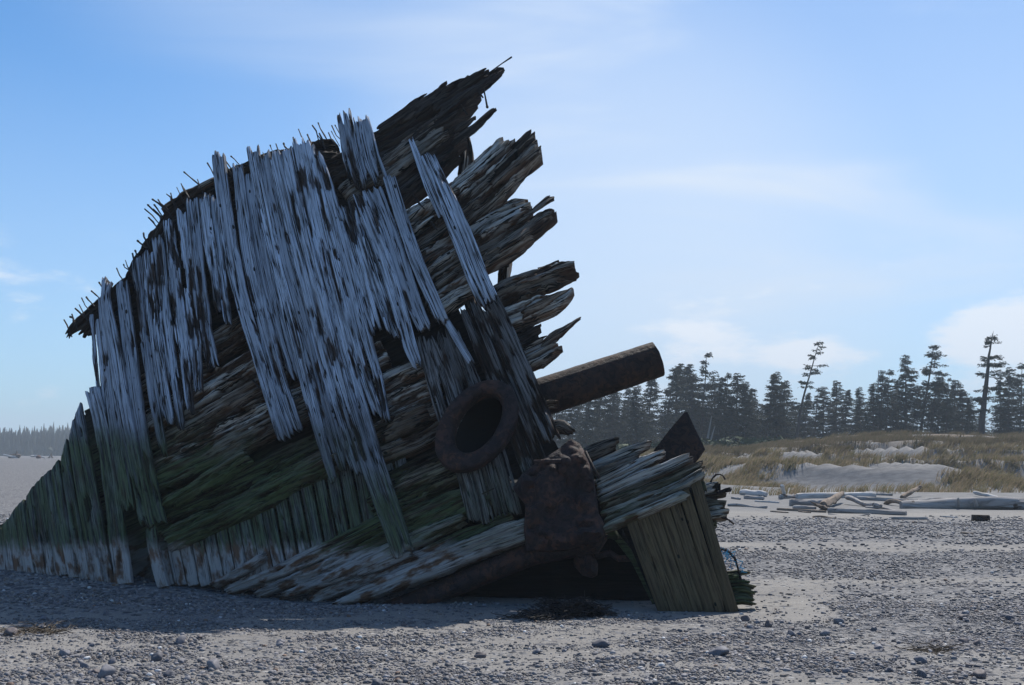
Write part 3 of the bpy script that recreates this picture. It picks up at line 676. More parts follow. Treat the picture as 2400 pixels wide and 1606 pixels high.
# timbers fanning out of the shingle at the foot
for p, m_, o_ in (([(484, 1372, 14), (550, 1338, 26), (615, 1298, 22)], 'timber_pale', .02), ([(520, 1386, 18), (680, 1322, 34), (860, 1235, 42), (1010, 1162, 44)], 'timber', .06),
                  ([(585, 1394, 20), (740, 1333, 30), (900, 1262, 38), (1080, 1178, 40)], 'timber', .03), ([(645, 1398, 14), (740, 1364, 28), (860, 1310, 38), (985, 1252, 38), (1090, 1208, 30)], 'timber_pale', -.02),
                  ([(720, 1404, 24), (840, 1358, 38), (960, 1312, 36), (1080, 1258, 36), (1200, 1206, 30)], 'timber', .08), ([(830, 1345, 16), (890, 1320, 22), (960, 1290, 20)], 'timber_pale', -.02)):
    tb(p, m_, o_, .22, (.5, .4), bulge=.03, rotk=.35)
tb([(770, 1418, 8), (850, 1390, 36), (960, 1344, 48), (1090, 1290, 56), (1236, 1236, 60)], 'keel_wood', -.10, .26, (.3, .05), bulge=.03, rotk=.0, ero=.02, label='long pale bottom timber with smooth bleached face')

# --- vertical planks behind the diagonal timbers, down to the shingle
for i in range(20):
    xb = 392+30*i; top_y = 1250-.52*(xb-375)+40
    yb = min(1400, 1372+ (i-6)*2 if i > 6 else 1372)
    if i > 9: yb = 1372-(i-9)*16
    dxx = .19*(yb-top_y)
    slab('plank', [(xb-dxx, top_y+6, 27), (xb, yb, 27)], 'plank', off=.22, thick=.07, jag=(.2, .1), ero=.010, rotk=.15, wob=.05)

# --- outer planking
def pk(pts, **k):
    kw = dict(off=0., thick=.085, jag=(.8, .5), ero=.011, rotk=.45, hole=.25, wob=.05, mat='plank'); kw.update(k)
    return slab(kw.pop('name', 'plank'), pts, kw.pop('mat'), **kw)
# left foot wall
bx = [-16, 10, 30, 53, 77, 104, 129, 156, 179, 209, 239, 265, 303]
tx = [(-27, 1248), (-4, 1238), (14, 1216), (32, 1190), (50, 1172), (72, 1140), (93, 1118), (113, 1102), (132, 1078), (150, 1030), (167, 974), (184, 944)]
for i in range(11):
    (xa, ya), (xc, yc) = tx[i], tx[i+1]
    yb = 1348+ max(0, i-6)*6
    pk([((xa+xc)/2, yc-3, (xc-xa)*1.04+2), ((bx[i]+bx[i+1])/2, yb, bx[i+1]-bx[i]-.5)], jag=(.12, .05), slant=(ya-yc, 0), hole=.0, ero=.012, rotk=.25+.03*i, wob=.05, off=.002*(i % 3))
pk([(212, 905, 34), (235, 985, 36), (257, 1130, 37), (285, 1368, 38)], jag=(.4, .05), hole=.05, rotk=.3, wob=.06)
pk([(234, 690, 16), (246, 800, 24), (262, 950, 30), (282, 1090, 31), (298, 1196, 28)], jag=(.6, .7), hole=.1)
pk([(236, 672, 18), (250, 640, 26)][::-1]+[(262, 800, 31), (285, 950, 31), (315, 1100, 31), (342, 1236, 31)], jag=(1.0, .5), off=-.02, hole=.12)
pk([(281, 652, 26), (298, 800, 30), (315, 930, 29), (338, 1090, 31), (370, 1228, 31)], jag=(.8, .6), off=-.01, hole=.1)
pk([(348, 1232, 26), (356, 1290, 24), (378, 1376, 26)], jag=(.2, .05), hole=0, off=.03)
pk([(211, 735, 8), (217, 800, 8), (222, 865, 9), (232, 930, 9)], jag=(.3, .3), thick=.04, hole=0, wob=.3, off=.06)
pk([(226, 745, 10), (232, 820, 12), (240, 880, 16), (250, 960, 16)], jag=(.3, .3), thick=.06, hole=0, off=.03)
# second group
for p, h in (([(317, 594, 25), (332, 760, 26), (354, 920, 24), (380, 1066, 14)], .45), ([(341, 580, 25), (356, 760, 27), (378, 900, 26), (394, 992, 20)], .5), ([(365, 545, 26), (384, 740, 28), (405, 900, 26), (420, 1004, 20)], .5),
             ([(391, 504, 27), (412, 700, 28), (431, 850, 25), (442, 966, 16)], .5), ([(418, 480, 26), (439, 650, 28), (454, 800, 26), (462, 915, 18)], .55), ([(446, 453, 28), (463, 620, 28), (477, 760, 26), (488, 868, 20)], .5),
             ([(475, 446, 28), (494, 600, 28), (510, 728, 20)], .5), ([(474, 700, 14), (486, 780, 15), (504, 856, 12)], .1)):
    pk(p, hole=h, rotk=.75, jag=(.7, 1.0), wob=.16, split=.3, ero=.03)
# tall doubled plank
pk([(508, 348, 30), (524, 480, 32), (545, 620, 35), (575, 740, 31), (610, 850, 31), (640, 950, 31), (664, 1030, 29)], jag=(.5, .5), hole=.1, off=-.03, rotk=.35)
pk([(553, 378, 22), (568, 500, 27), (584, 620, 31), (611, 730, 32), (641, 850, 32), (668, 940, 35), (694, 1012, 30)], jag=(.6, .5), hole=.3, off=-.01, rotk=.5)
pk([(580, 402, 18), (594, 500, 24), (621, 640, 32), (655, 780, 34), (690, 890, 26)], hole=.35, rotk=.6, jag=(.8, .9), off=.03, split=.3)
pk([(500, 452, 20), (508, 560, 22), (522, 680, 20), (532, 760, 14)], hole=.4, rotk=.7, jag=(.7, 1.0), off=.03)
# main field
field = [[(588, 336, 29), (618, 500, 29), (655, 650, 29), (690, 790, 29), (725, 930, 29), (754, 1035, 26), (780, 1128, 16)],
         [(614, 344, 27), (645, 500, 28), (682, 650, 28), (718, 790, 28), (753, 930, 28), (786, 1040, 28), (803, 1102, 20)],
         [(641, 350, 29), (672, 500, 28), (708, 640, 28), (745, 790, 28), (781, 930, 28), (815, 1050, 28), (838, 1116, 22)],
         [(668, 340, 28), (700, 500, 28), (735, 640, 28), (772, 790, 28), (808, 930, 29), (848, 1060, 30), (893, 1190, 30), (936, 1306, 28)],
         [(695, 318, 27), (728, 500, 28), (762, 640, 28), (800, 790, 28), (836, 920, 28), (874, 1050, 28), (915, 1175, 29), (955, 1292, 27)],
         [(721, 322, 27), (755, 500, 28), (790, 640, 28), (828, 790, 28), (860, 900, 25), (890, 985, 20)],
         [(742, 352, 18), (765, 430, 28), (784, 500, 30), (818, 640, 30), (852, 770, 26), (884, 880, 22), (908, 990, 12)],
         [(796, 470, 26), (822, 560, 30), (856, 680, 31), (885, 780, 26)], [(822, 455, 26), (850, 560, 29), (888, 680, 30), (922, 790, 24)]]
for i, p in enumerate(field):
    pk(p, hole=[.1, .12, .2, .25, .2, .35, .5, .6, .6][i], rotk=[.3, .35, .45, .5, .4, .6, .7, .8, .8][i], jag=(.8, .8), off=[0, .015, 0, -.02, -.01, .01, .02, .02, .01][i], split=[0, 0, .2, .2, .2, .4, .5, .5, .5][i])
# rotten tall pair and the broad planks below it
pk([(801, 250, 34), (822, 370, 38), (842, 440, 38)], mat='plank', jag=(1.2, 1.2), hole=.5, rotk=.95, off=-.04, thick=.12, split=.6)
pk([(843, 266, 36), (866, 370, 46), (888, 430, 50)], jag=(.5, .9), hole=.2, rotk=.4, off=-.02, thick=.10)
pk([(838, 440, 32), (872, 530, 34), (905, 620, 34), (935, 720, 34), (962, 820, 30), (980, 860, 20)], jag=(.5, .9), hole=.1, rotk=.35, off=-.04)
pk([(873, 432, 36), (907, 520, 36), (940, 620, 36), (972, 720, 36), (996, 772, 32)], jag=(.5, .6), hole=.06, rotk=.25, off=-.05)
pk([(908, 404, 30), (938, 500, 30), (975, 610, 31), (1010, 690, 31), (1037, 752, 30)], jag=(.6, .5), hole=.03, rotk=.25, off=-.06, thick=.12)
# dark lower planks at the hawse pipe
low = [[(985, 775, 30), (1015, 890, 34), (1046, 1000, 35), (1085, 1110, 34), (1112, 1222, 30)], [(1010, 768, 30), (1048, 885, 33), (1084, 1000, 35), (1115, 1110, 33), (1142, 1226, 30)],
       [(1038, 762, 28), (1078, 880, 33), (1118, 1000, 35), (1146, 1100, 32), (1177, 1214, 30)], [(1060, 768, 22), (1105, 880, 32), (1150, 1000, 35), (1180, 1100, 32), (1208, 1205, 28)],
       [(1083, 712, 24), (1130, 820, 34), (1175, 930, 35), (1212, 1030, 34), (1240, 1110, 30)], [(1108, 698, 20), (1158, 820, 32), (1205, 930, 34), (1248, 1035, 34), (1270, 1090, 30)]]
for i, p in enumerate(low):
    pk(p, mat='plank_wet', hole=.15, rotk=.8, jag=(1.0, .5), off=.02+.01*(i % 3), split=.5, ero=.035)
pk([(997, 352, 30), (1040, 450, 45), (1080, 546, 51), (1116, 640, 50), (1150, 712, 46)], jag=(.35, .6), hole=.04, rotk=.15, off=-.06, thick=.12, ero=.012)
pk([(1140, 690, 50), (1164, 740, 50), (1200, 820, 50), (1240, 910, 48), (1292, 1030, 46)], mat='plank_wet', jag=(1.0, .3), hole=.05, rotk=.6, off=-.03, thick=.12, split=.3)
pk([(960, 318, 12), (985, 385, 16), (1005, 440, 17), (1034, 505, 14)], jag=(.3, .4), hole=0, rotk=.1, off=-.03, thick=.06)
pk([(1045, 748, 14), (1075, 800, 20), (1105, 850, 16)], jag=(.5, .5), hole=0, off=-.01)

# --- iron bolts standing along the broken edge
def bolt(p, r=.011, head=True, off=.1, name='bolt', d2=0.0):
    pts = np.array([hull_pt(np.array(x, float), np.array(y, float), off+d2*k/(max(1, len(p)-1))) for k, (x, y) in enumerate(p)])
    # p runs from the free end to the root; push the root a little deeper
    d = pts[-1]-pts[-2]; pts = np.concatenate([pts, [pts[-1]+d/np.linalg.norm(d)*.10]])
    if len(pts) == 3:
        m_ = (pts[0]+pts[1])/2+rng.normal(size=3)*.012; pts = np.concatenate([pts[:1], [m_], pts[1:]])
    R = np.full(len(pts), r)*rng.uniform(.75, 1.25)*(1+.25*rng.normal(size=len(pts)).clip(-1, 1)); r = R[0]*.8; head = head and rng.random() < .6
    parts = [tube(pts, R, 6)]
    if head:
        e = pts[0]-pts[1]; e /= np.linalg.norm(e); parts.append(tube([pts[0]-e*.012, pts[0]+e*.012], [r*1.7, r*1.5], 6))
    V, F = join(parts); return mesh_np(name, V, F, M['bolt'], wreck)
for p in (((432, 404), (457, 425)), ((486, 382), (501, 410)), ((542, 367), (556, 381)), ((527, 375), (552, 405)), ((530, 388), (545, 412)), ((339, 490), (368, 519)), ((347, 481), (373, 505)), ((358, 468), (384, 488)), ((371, 469), (388, 486)),
          ((362, 481), (374, 498)), ((349, 511), (363, 527)), ((390, 455), (408, 476)), ((323, 565), (336, 575)), ((700, 304), (713, 332)), ((732, 294), (746, 327)), ((746, 289), (761, 318)),
          ((290, 621), (303, 633)), ((215, 683), (230, 696)), ((202, 696), (213, 709)), ((176, 723), (190, 736)), ((165, 743), (172, 753)), ((665, 337), (674, 350)), ((687, 322), (693, 345)),
          ((1199, 134), (1150, 168)), ((1142, 251), (1137, 225), (1131, 198)), ((1132, 229), (1126, 221), (1117, 210)), ((1094, 267), (1088, 258), (1078, 242)), ((594, 893), (623, 919)), ((1010, 520), (1016, 528)),
          ((968, 455), (976, 466)), ((640, 830), (652, 852)), ((975, 470), (985, 480))):
    bolt(p, .010 if p[0][0] < 1000 else .013)
fr = np.array([(150, 770), (205, 716), (262, 660), (304, 628), (345, 548), (372, 506), (430, 452), (500, 412), (580, 376), (660, 348), (770, 322), (860, 300)], float)
fcs = np.concatenate([[0], np.cumsum(np.linalg.norm(np.diff(fr, axis=0), axis=1))])
for k in range(34):
    q_ = rng.uniform(0, fcs[-1]); x_ = np.interp(q_, fcs, fr[:, 0]); y_ = np.interp(q_, fcs, fr[:, 1]); l_ = rng.uniform(8, 22)
    bolt([(x_-l_*rng.uniform(.3, .85), y_-l_), (x_+6, y_+14)], .009, k % 2 == 0)
bolt([(1712, 1146), (1700, 1150)], .022, True, .45); bolt([(1721, 1229), (1708, 1219), (1693, 1212)], .016, True, .45)
bolt([(1700, 1124), (1695, 1116), (1688, 1112), (1678, 1113), (1670, 1121), (1664, 1134)], .011, False, .45, 'bent_bolt')
bolt([(1690, 1288), (1700, 1290), (1712, 1297), (1722, 1308), (1727, 1322), (1731, 1338)], .014, False, .15, 'bent_bolt')

# --- iron: hawse pipe with its flange, knee plate, keel strap, triangular plate
def ellipse(cx, cy, a, b, ph, n=64):
    t = np.arange(n)/n*2*math.pi; c, s_ = math.cos(ph), math.sin(ph)
    return cx+a*np.cos(t)*c+b*np.sin(t)*s_, cy-a*np.cos(t)*s_+b*np.sin(t)*c
def hawse():
    P1 = at(1281, 928, 13.35); P2 = at(1541, 842, 13.5); ax = (P2-P1)/np.linalg.norm(P2-P1); r = .228
    n = 64; rings = []
    prof = [(1.00, 0, .05), (1.0, 0, -.045), (1.0, .04, -.072), (.95, .2, -.085), (.86, .45, -.088), (.8, .66, -.082), (.74, .86, -.062), (.66, 1.0, -.02), (.64, 1.0, .10)]
    po = ellipse(1118, 1001, 120, 78, math.radians(51), n); pi_ = ellipse(1121, 993, 77, 45, math.radians(57), n)
    for k, f, hgt in prof:
        x = po[0]*(1-f)+pi_[0]*f if f < 1 else pi_[0]; y = po[1]*(1-f)+pi_[1]*f if f < 1 else pi_[1]
        B = hull_pt(x, y, -.03); Nn = hull_n(B); rings.append(B - Nn*hgt)
    A = np.cross(ax, [0, 0, 1.]); A /= np.linalg.norm(A); Bv = np.cross(A, ax)
    # align circle start with ellipse start
    e0 = rings[-1]; c0 = e0.mean(0); rel = e0-c0; rel -= (rel@ax)[:, None]*ax; ang = np.arctan2(rel@Bv, rel@A)
    circ = lambda c, rr: c + (np.cos(ang)[:, None]*A+np.sin(ang)[:, None]*Bv)*rr
    rings = [x_+np.array([[mnoise.noise(Vector(p)*7)*.012+mnoise.noise(Vector(p)*22)*.006] for p in x_])*hull_n(x_) for x_ in rings]
    fl = np.concatenate(rings); m = len(rings); idx = np.arange(m*n).reshape(m, n)
    def quads(idx): return np.stack([idx[:-1], idx[1:], np.roll(idx[1:], -1, 1), np.roll(idx[:-1], -1, 1)], -1).reshape(-1, 4)
    fo = None
    start = P1 - ax*.50
    inner = [e0, circ(start, r*1.0-.03), circ(P2, .214-.03)]
    outer = [circ(P2, .214), circ(P1, r), circ(start+ax*.06, r)]
    R = np.stack(inner+outer); ii = np.arange(R.shape[0]*n).reshape(-1, n)
    # subdivide the long runs so rust bumps can dent them
    seg = []
    for i in range(len(R)-1):
        k = max(1, int(np.linalg.norm(R[i+1].mean(0)-R[i].mean(0))/.06))
        for j in range(k): seg.append(R[i]*(1-j/k)+R[i+1]*(j/k))
    seg.append(R[-1]); R = np.stack(seg)
    nz = np.array([[mnoise.noise(Vector(p)*6)+(.3*mnoise.noise(Vector(p)*17)) for p in ring] for ring in R])
    R = R + nz[..., None]*.008*(np.arange(len(R)) > 1)[:, None, None]
    ii = np.arange(R.shape[0]*n).reshape(-1, n)
    pipe = mesh_np('hawse_pipe', R.reshape(-1, 3), [quads(ii)], M['rust_brown'], wreck, smooth=True, sharp=50, label=None) if False else mesh_np('hawse_pipe', R.reshape(-1, 3), [quads(ii)], M['rust_brown'], wreck, smooth=True, sharp=50)
    pipe.data.materials.append(M['mouth']); nin = next(k for k in range(len(R)) if np.linalg.norm(R[k].mean(0)-P2) < .03)  # inner faces coloured near-black as the shade inside the pipe
    pipe.data.polygons.foreach_set('material_index', np.where(np.arange(len(pipe.data.polygons))//n < nin, 1, 0).astype(np.int32))
    fo = mesh_np('flange', fl, [quads(idx)], M['rust'], wreck, smooth=True, sharp=60)
    fo.parent = pipe; fo.matrix_parent_inverse = Matrix.Translation(wreck.location).inverted() @ Matrix.Identity(4)
    fo.matrix_parent_inverse = Matrix.Identity(4)
    return pipe
hawse()
def plate(name, poly, mat, off, thick, lump=.03, step=9, seed=3, label=None, dome=0., offf=None):
    P = np.array(poly, float); x0, y0 = P.min(0)-step; x1, y1 = P.max(0)+step
    xs = np.arange(x0, x1, step); ys = np.arange(y0, y1, step); X, Y = np.meshgrid(xs, ys)
    j = rng.uniform(-.3, .3, X.shape+(2,))*step
    inside = inpoly(poly)
    # distance to the outline (px), to snap edge vertices
    A = P; Bq = np.roll(P, -1, 0)
    def near(x, y):
        best = np.full(x.shape, 1e9); bx_ = x.copy(); by_ = y.copy()
        for a, b in zip(A, Bq):
            d = b-a; t = np.clip(((x-a[0])*d[0]+(y-a[1])*d[1])/(d@d+1e-9), 0, 1); qx = a[0]+t*d[0]; qy = a[1]+t*d[1]
            ds = np.hypot(x-qx, y-qy); m = ds < best; best = np.where(m, ds, best); bx_ = np.where(m, qx, bx_); by_ = np.where(m, qy, by_)
        return best, bx_, by_
    d, qx, qy = near(X, Y); ins = inside(X, Y)
    kq = ins[:-1, :-1] | ins[1:, :-1] | ins[:-1, 1:] | ins[1:, 1:]
    PX = np.where(ins, X, qx); PY = np.where(ins, Y, qy)
    o_ = off if offf is None else offf(PX, PY)
    B = hull_pt(PX, PY, o_); N = hull_n(B)
    dd = np.where(ins, d, 0)
    h = (lump*2*(fbm(X/60, Y/60, seed, 3)-.5) + lump*.9*(np.abs(2*vn(X/24, Y/24, seed+5)-1)-.5) + lump*.35*(vn(X/9, Y/9, seed+6)-.5))*np.clip(dd/12, 0, 1) + dome*np.sqrt(np.clip(dd/90, 0, 1)) - .5*thick*(1-np.clip(dd/14, 0, 1))**2
    T = B+N*h[..., None]; K = B-N*thick
    n, m = X.shape; idx = np.arange(n*m).reshape(n, m); n0 = n*m
    top = np.stack([idx[:-1, :-1], idx[1:, :-1], idx[1:, 1:], idx[:-1, 1:]], -1)[kq]
    fs = [top, top[:, ::-1]+n0]; kp = np.pad(kq, 1); k = kp[1:-1, 1:-1]
    for msk, a, b in ((~kp[:-2, 1:-1], idx[:-1, 1:], idx[:-1, :-1]), (~kp[2:, 1:-1], idx[1:, :-1], idx[1:, 1:]), (~kp[1:-1, :-2], idx[:-1, :-1], idx[1:, :-1]), (~kp[1:-1, 2:], idx[1:, 1:], idx[:-1, 1:])):
        q = k & msk; fs.append(np.stack([a[q], b[q], b[q]+n0, a[q]+n0], -1))
    F = np.concatenate(fs)
    used = np.unique(F); mp = np.full(2*n0, -1); mp[used] = np.arange(len(used))
    V = np.concatenate([T.reshape(-1, 3), K.reshape(-1, 3)])[used]
    uv = np.stack([np.tile(X.ravel()*.0048, 2), np.tile(Y.ravel()*.0048, 2)], -1)[used]
    o = mesh_np(name, V, [mp[F]], M[mat], wreck, smooth=True, sharp=45, attrs={'rot': np.full(len(V), .3)}, uv=uv)
    if label: o['label'] = label
    return o
plate('knee_plate', [(1304, 1052), (1336, 1024), (1358, 1036), (1374, 1062), (1388, 1103), (1396, 1150), (1402, 1200), (1420, 1232), (1415, 1262), (1330, 1285), (1232, 1290), (1226, 1240), (1230, 1180), (1205, 1150), (1200, 1140), (1222, 1108), (1255, 1082)], 'rust', -.14, .10, lump=.10, dome=.05, step=6)
plate('iron_boss', [(1262, 1104), (1300, 1092), (1325, 1120), (1322, 1170), (1290, 1195), (1256, 1170), (1248, 1130)], 'rust', -.20, .06, lump=.05, dome=.05, seed=9)
plate('keel_strap', [(840, 1432), (871, 1419), (1000, 1368), (1110, 1322), (1228, 1268), (1330, 1262), (1400, 1240), (1425, 1250), (1400, 1290), (1250, 1318), (1120, 1370), (1000, 1420), (960, 1440)], 'rust', .02, .22, lump=.04)
plate('triangular_plate', [(1532, 1055), (1568, 1008), (1604, 966), (1611, 964), (1630, 1005), (1653, 1052), (1640, 1072), (1622, 1092), (1590, 1120), (1560, 1120)], 'rust_brown', .40, .03, lump=.015, step=7)
plate('side_backing', [(1455, 1228), (1640, 1128), (1735, 1440), (1545, 1440)], 'mouth', .06, .05, lump=.01, step=16)  # added black sheet that makes the gaps between side planks dark
def sun_blocker():  # unseen slab added to keep sunlight out of the mouth
    xs = np.linspace(-2.6, 2.3, 12); y0 = hullY(xs, 1.2)+.45; P = []
    for z in (1.28, 1.20): P += [np.stack([xs, y0, 0*xs+z], -1), np.stack([xs, y0+2.0, 0*xs+z], -1)]
    V = np.concatenate(P); n = len(xs); i = np.arange(n-1); q = lambda a, b: np.stack([a*n+i, a*n+i+1, b*n+i+1, b*n+i], -1)
    mesh_np('hidden_sun_blocker', V, [np.concatenate([q(0, 1), q(3, 2), q(2, 0), q(1, 3)])], M['mouth'], wreck, attrs={'rot': np.zeros(len(V))}, uv=V[:, :2])
sun_blocker()
# bolt with a ball head on the knee plate
def knob():
    a = hull_pt(np.array(1252.), np.array(1082.), -.24); b = hull_pt(np.array(1326.), np.array(1080.), -.30)
    v, f = ico(3); V, F = join([tube([a, b], [.020, .024], 10), (v*np.array([.055, .05, .052])+b, [f])])
    mesh_np('ball_bolt', V, F, M['rust'], wreck, smooth=True)
knob()
def rod(px, r, off, name, mat='bolt'):
    pts = [hull_pt(np.array(float(x)), np.array(float(y)), off) for x, y in px]
    V, F = tube(pts, np.full(len(pts), r), 8); return mesh_np(name, V, F, M[mat], wreck, smooth=True)
rod([(1372, 1058), (1390, 1096), (1405, 1121)], .016, -.20, 'rod')
# dark mouth below the keel strap: recessed backing coloured black as its shade, and broken iron
mouth = [(870, 1430), (1000, 1395), (1120, 1345), (1250, 1300), (1400, 1262), (1455, 1228), (1475, 1260), (1545, 1430), (1300, 1445), (1000, 1440)]
plate('mouth_back_shade', mouth, 'mouth', .75, .2, lump=.06, step=12)
plate('broken_casting', [(1345, 1285), (1372, 1272), (1388, 1290), (1400, 1320), (1398, 1345), (1385, 1352), (1362, 1345), (1342, 1322)], 'rust', .20, .15, lump=.08, dome=.06, seed=21)
rod([(1395, 1305), (1430, 1296), (1450, 1310), (1488, 1308)], .035, .25, 'broken_rod', 'rust')
plate('inner_strap', [(1385, 1262), (1440, 1236), (1490, 1300), (1545, 1410), (1530, 1418), (1478, 1312), (1434, 1256), (1390, 1275)], 'inner', .12, .08, lump=.02)

# --- right-hand wall of narrow planks and the stack of split logs on top
tops = [(1462, 1216), (1486, 1204), (1511, 1193), (1537, 1183), (1562, 1172), (1588, 1160), (1616, 1146), (1641, 1112)]
bots = [1541, 1568, 1594, 1622, 1650, 1677, 1704, 1730]
for i in range(7):
    (xa, ya), (xc, yc) = tops[i], tops[i+1]
    pk([((xa+xc)/2, (ya+yc)/2-6, 25.5), ((bots[i]+bots[i+1])/2+2, 1436, 26.5)], mat='wall', name='side_plank', off=-.05+.004*(i % 2), thick=.07, jag=(.12, .05), hole=0, rotk=.0, ero=.004, wob=.02, du=12)
logs = [([(1350, 1068, 26), (1400, 1048, 34), (1452, 1026, 22)], .16, 'timber'), ([(1378, 1092, 26), (1460, 1058, 28), (1529, 1030, 12)], .22, 'timber_pale'), ([(1390, 1112, 22), (1450, 1084, 26), (1504, 1060, 20)], .14, 'timber'),
        ([(1392, 1134, 26), (1480, 1092, 30), (1560, 1052, 22)], .06, 'timber_pale'), ([(1396, 1160, 26), (1500, 1114, 30), (1580, 1082, 26), (1626, 1060, 18)], .0, 'timber_pale'),
        ([(1404, 1182, 22), (1500, 1144, 24), (1590, 1108, 22), (1651, 1078, 14)], -.05, 'timber'), ([(1408, 1206, 26), (1510, 1166, 28), (1600, 1130, 26), (1650, 1100, 24)], -.12, 'timber_pale'),
        ([(1412, 1234, 24), (1510, 1194, 26), (1618, 1148, 26)], -.19, 'timber_pale')]
for p, o_, m_ in logs:
    slab('split_log', p, m_, off=o_, thick=.20, jag=(.3, .5), ero=.03, rotk=.35, bulge=.04, wob=.12)
slab('split_log', [(1596, 1118, 30), (1622, 1110, 40), (1640, 1132, 34), (1650, 1150, 20)], 'timber_dark', off=.10, thick=.2, jag=(.3, .5), bulge=.08)
for p, o_, m_ in (([(1612, 1188, 60), (1665, 1180, 66), (1708, 1176, 62)], .40, 'timber'), ([(1625, 1152, 20), (1660, 1140, 26), (1690, 1130, 16)], .36, 'timber_pale'), ([(1640, 1208, 28), (1680, 1200, 30), (1711, 1194, 28)], .36, 'timber_pale'),
                  ([(1648, 1238, 36), (1690, 1222, 30)], .42, 'timber'), ([(1690, 1352, 32), (1730, 1346, 34), (1762, 1350, 30)], .10, 'timber'), ([(1695, 1380, 30), (1740, 1376, 34), (1774, 1382, 30)], .08, 'timber'),
                  ([(1700, 1404, 26), (1745, 1402, 28), (1777, 1412, 20)], .06, 'timber'), ([(1655, 1250, 16), (1680, 1300, 18), (1705, 1370, 18), (1715, 1418, 16)], .30, 'timber_dark')):
    slab('stub_timber', p, m_, off=o_, thick=.24, jag=(.1, .6), ero=.035, rotk=.7, bulge=.02, wob=.2)
for p in ([(1288, 992, 26), (1315, 988, 28), (1345, 1004, 18)], [(1268, 944, 14), (1290, 938, 18), (1318, 938, 14)]):
    slab('stub_timber', p, 'timber', off=.05, thick=.16, jag=(.2, .8), ero=.03, rotk=.7, bulge=.05, wob=.2)

# --- things lying on or caught in the wreck
def simple_mat(name, c, rough=.8, var=.25, scale=20):
    s = NT(name); geo = s.n('ShaderNodeNewGeometry'); n = s.noise(geo.outputs['Position'], scale, 4, .6)
    col = s.mix(n, tuple(x*(1-var) for x in c), tuple(min(1, x*(1+var)) for x in c)); return s.fin(col, rough, .3)
M['rope'] = simple_mat('blue_rope', (.03, .30, .50)); M['kelp'] = simple_mat('seaweed', (.045, .028, .012), .6, .5, 40)
M['kelp_dark'] = simple_mat('dark_seaweed', (.014, .011, .010), .55, .5, 40)
def strands(name, center, spread, n, r, mat, label, cat, seed, height=.1, group=None, length=.3):
    q = np.random.default_rng(seed); parts = []
    for _ in range(n):
        a = q.uniform(0, 6.28); rr = np.sqrt(q.random()); p = np.array([math.cos(a)*spread[0]*rr, math.sin(a)*spread[1]*rr, height*(1-rr**2)*q.random()])
        th = q.uniform(0, 6.28); pts = [p.copy()]
        for k in range(5):
            th += q.uniform(-.9, .9); p = p+np.array([math.cos(th), math.sin(th), q.uniform(-.5, .5)])*length/5; p[2] = max(p[2], r*.5); pts.append(p.copy())
        parts.append(tube(pts, np.linspace(r, r*.4, 6), 4))
    V, F = join(parts); o = mesh_np(name, V, F, M[mat]); o.location = center; return tag(o, label, cat, group)
def gp(px, py, z=0.):
    d = ray(float(px), float(py)); t = (z-CAMZ)/d[2]; p = d*t
    for _ in range(6):
        zz = float(ground_z(p[0], p[1])); t = (zz-CAMZ)/d[2]; p = d*t
    return np.array([p[0], p[1], float(ground_z(p[0], p[1]))])
strands('seaweed_heap', gp(1338, 1440), (.26, .2), 420, .007, 'kelp_dark', 'black heap of tangled seaweed on the sand below the dark mouth of the wreck', 'seaweed', 4, .15)
strands('seaweed_heap', gp(1270, 1448), (.26, .12), 120, .006, 'kelp_dark', 'thin dark seaweed strewn beside the tall seaweed heap', 'seaweed', 14, .03)
for (x, y, s, n, lab) in ((85, 1482, .18, 80, 'brown strip of seaweed at the edge of the shadow on the left'), (2185, 1527, .08, 40, 'brown seaweed tuft on the sand at the right foreground'), ):
    strands('seaweed_clump', gp(x, y), (s, s*.45), n, .004, 'kelp', lab, 'seaweed', int(x), .03)
def rope():
    q = np.random.default_rng(2); parts = []
    c = hull_pt(np.array(1716.), np.array(1304.), .15)
    for k in range(11):
        p = c+q.normal(size=3)*np.array([.035, .02, .035]); pts = [p.copy()]
        for _ in range(7): p = p+q.normal(size=3)*.03+np.array([0, 0, -.012*(k % 3)]); pts.append(p.copy())
        parts.append(tube(pts, np.full(8, .0035), 4))
    V, F = join(parts); o = mesh_np('rope', V, F, M['rope']); tag(o, 'bright blue frayed rope caught on a bent bolt at the right end of the wreck', 'rope')
rope()

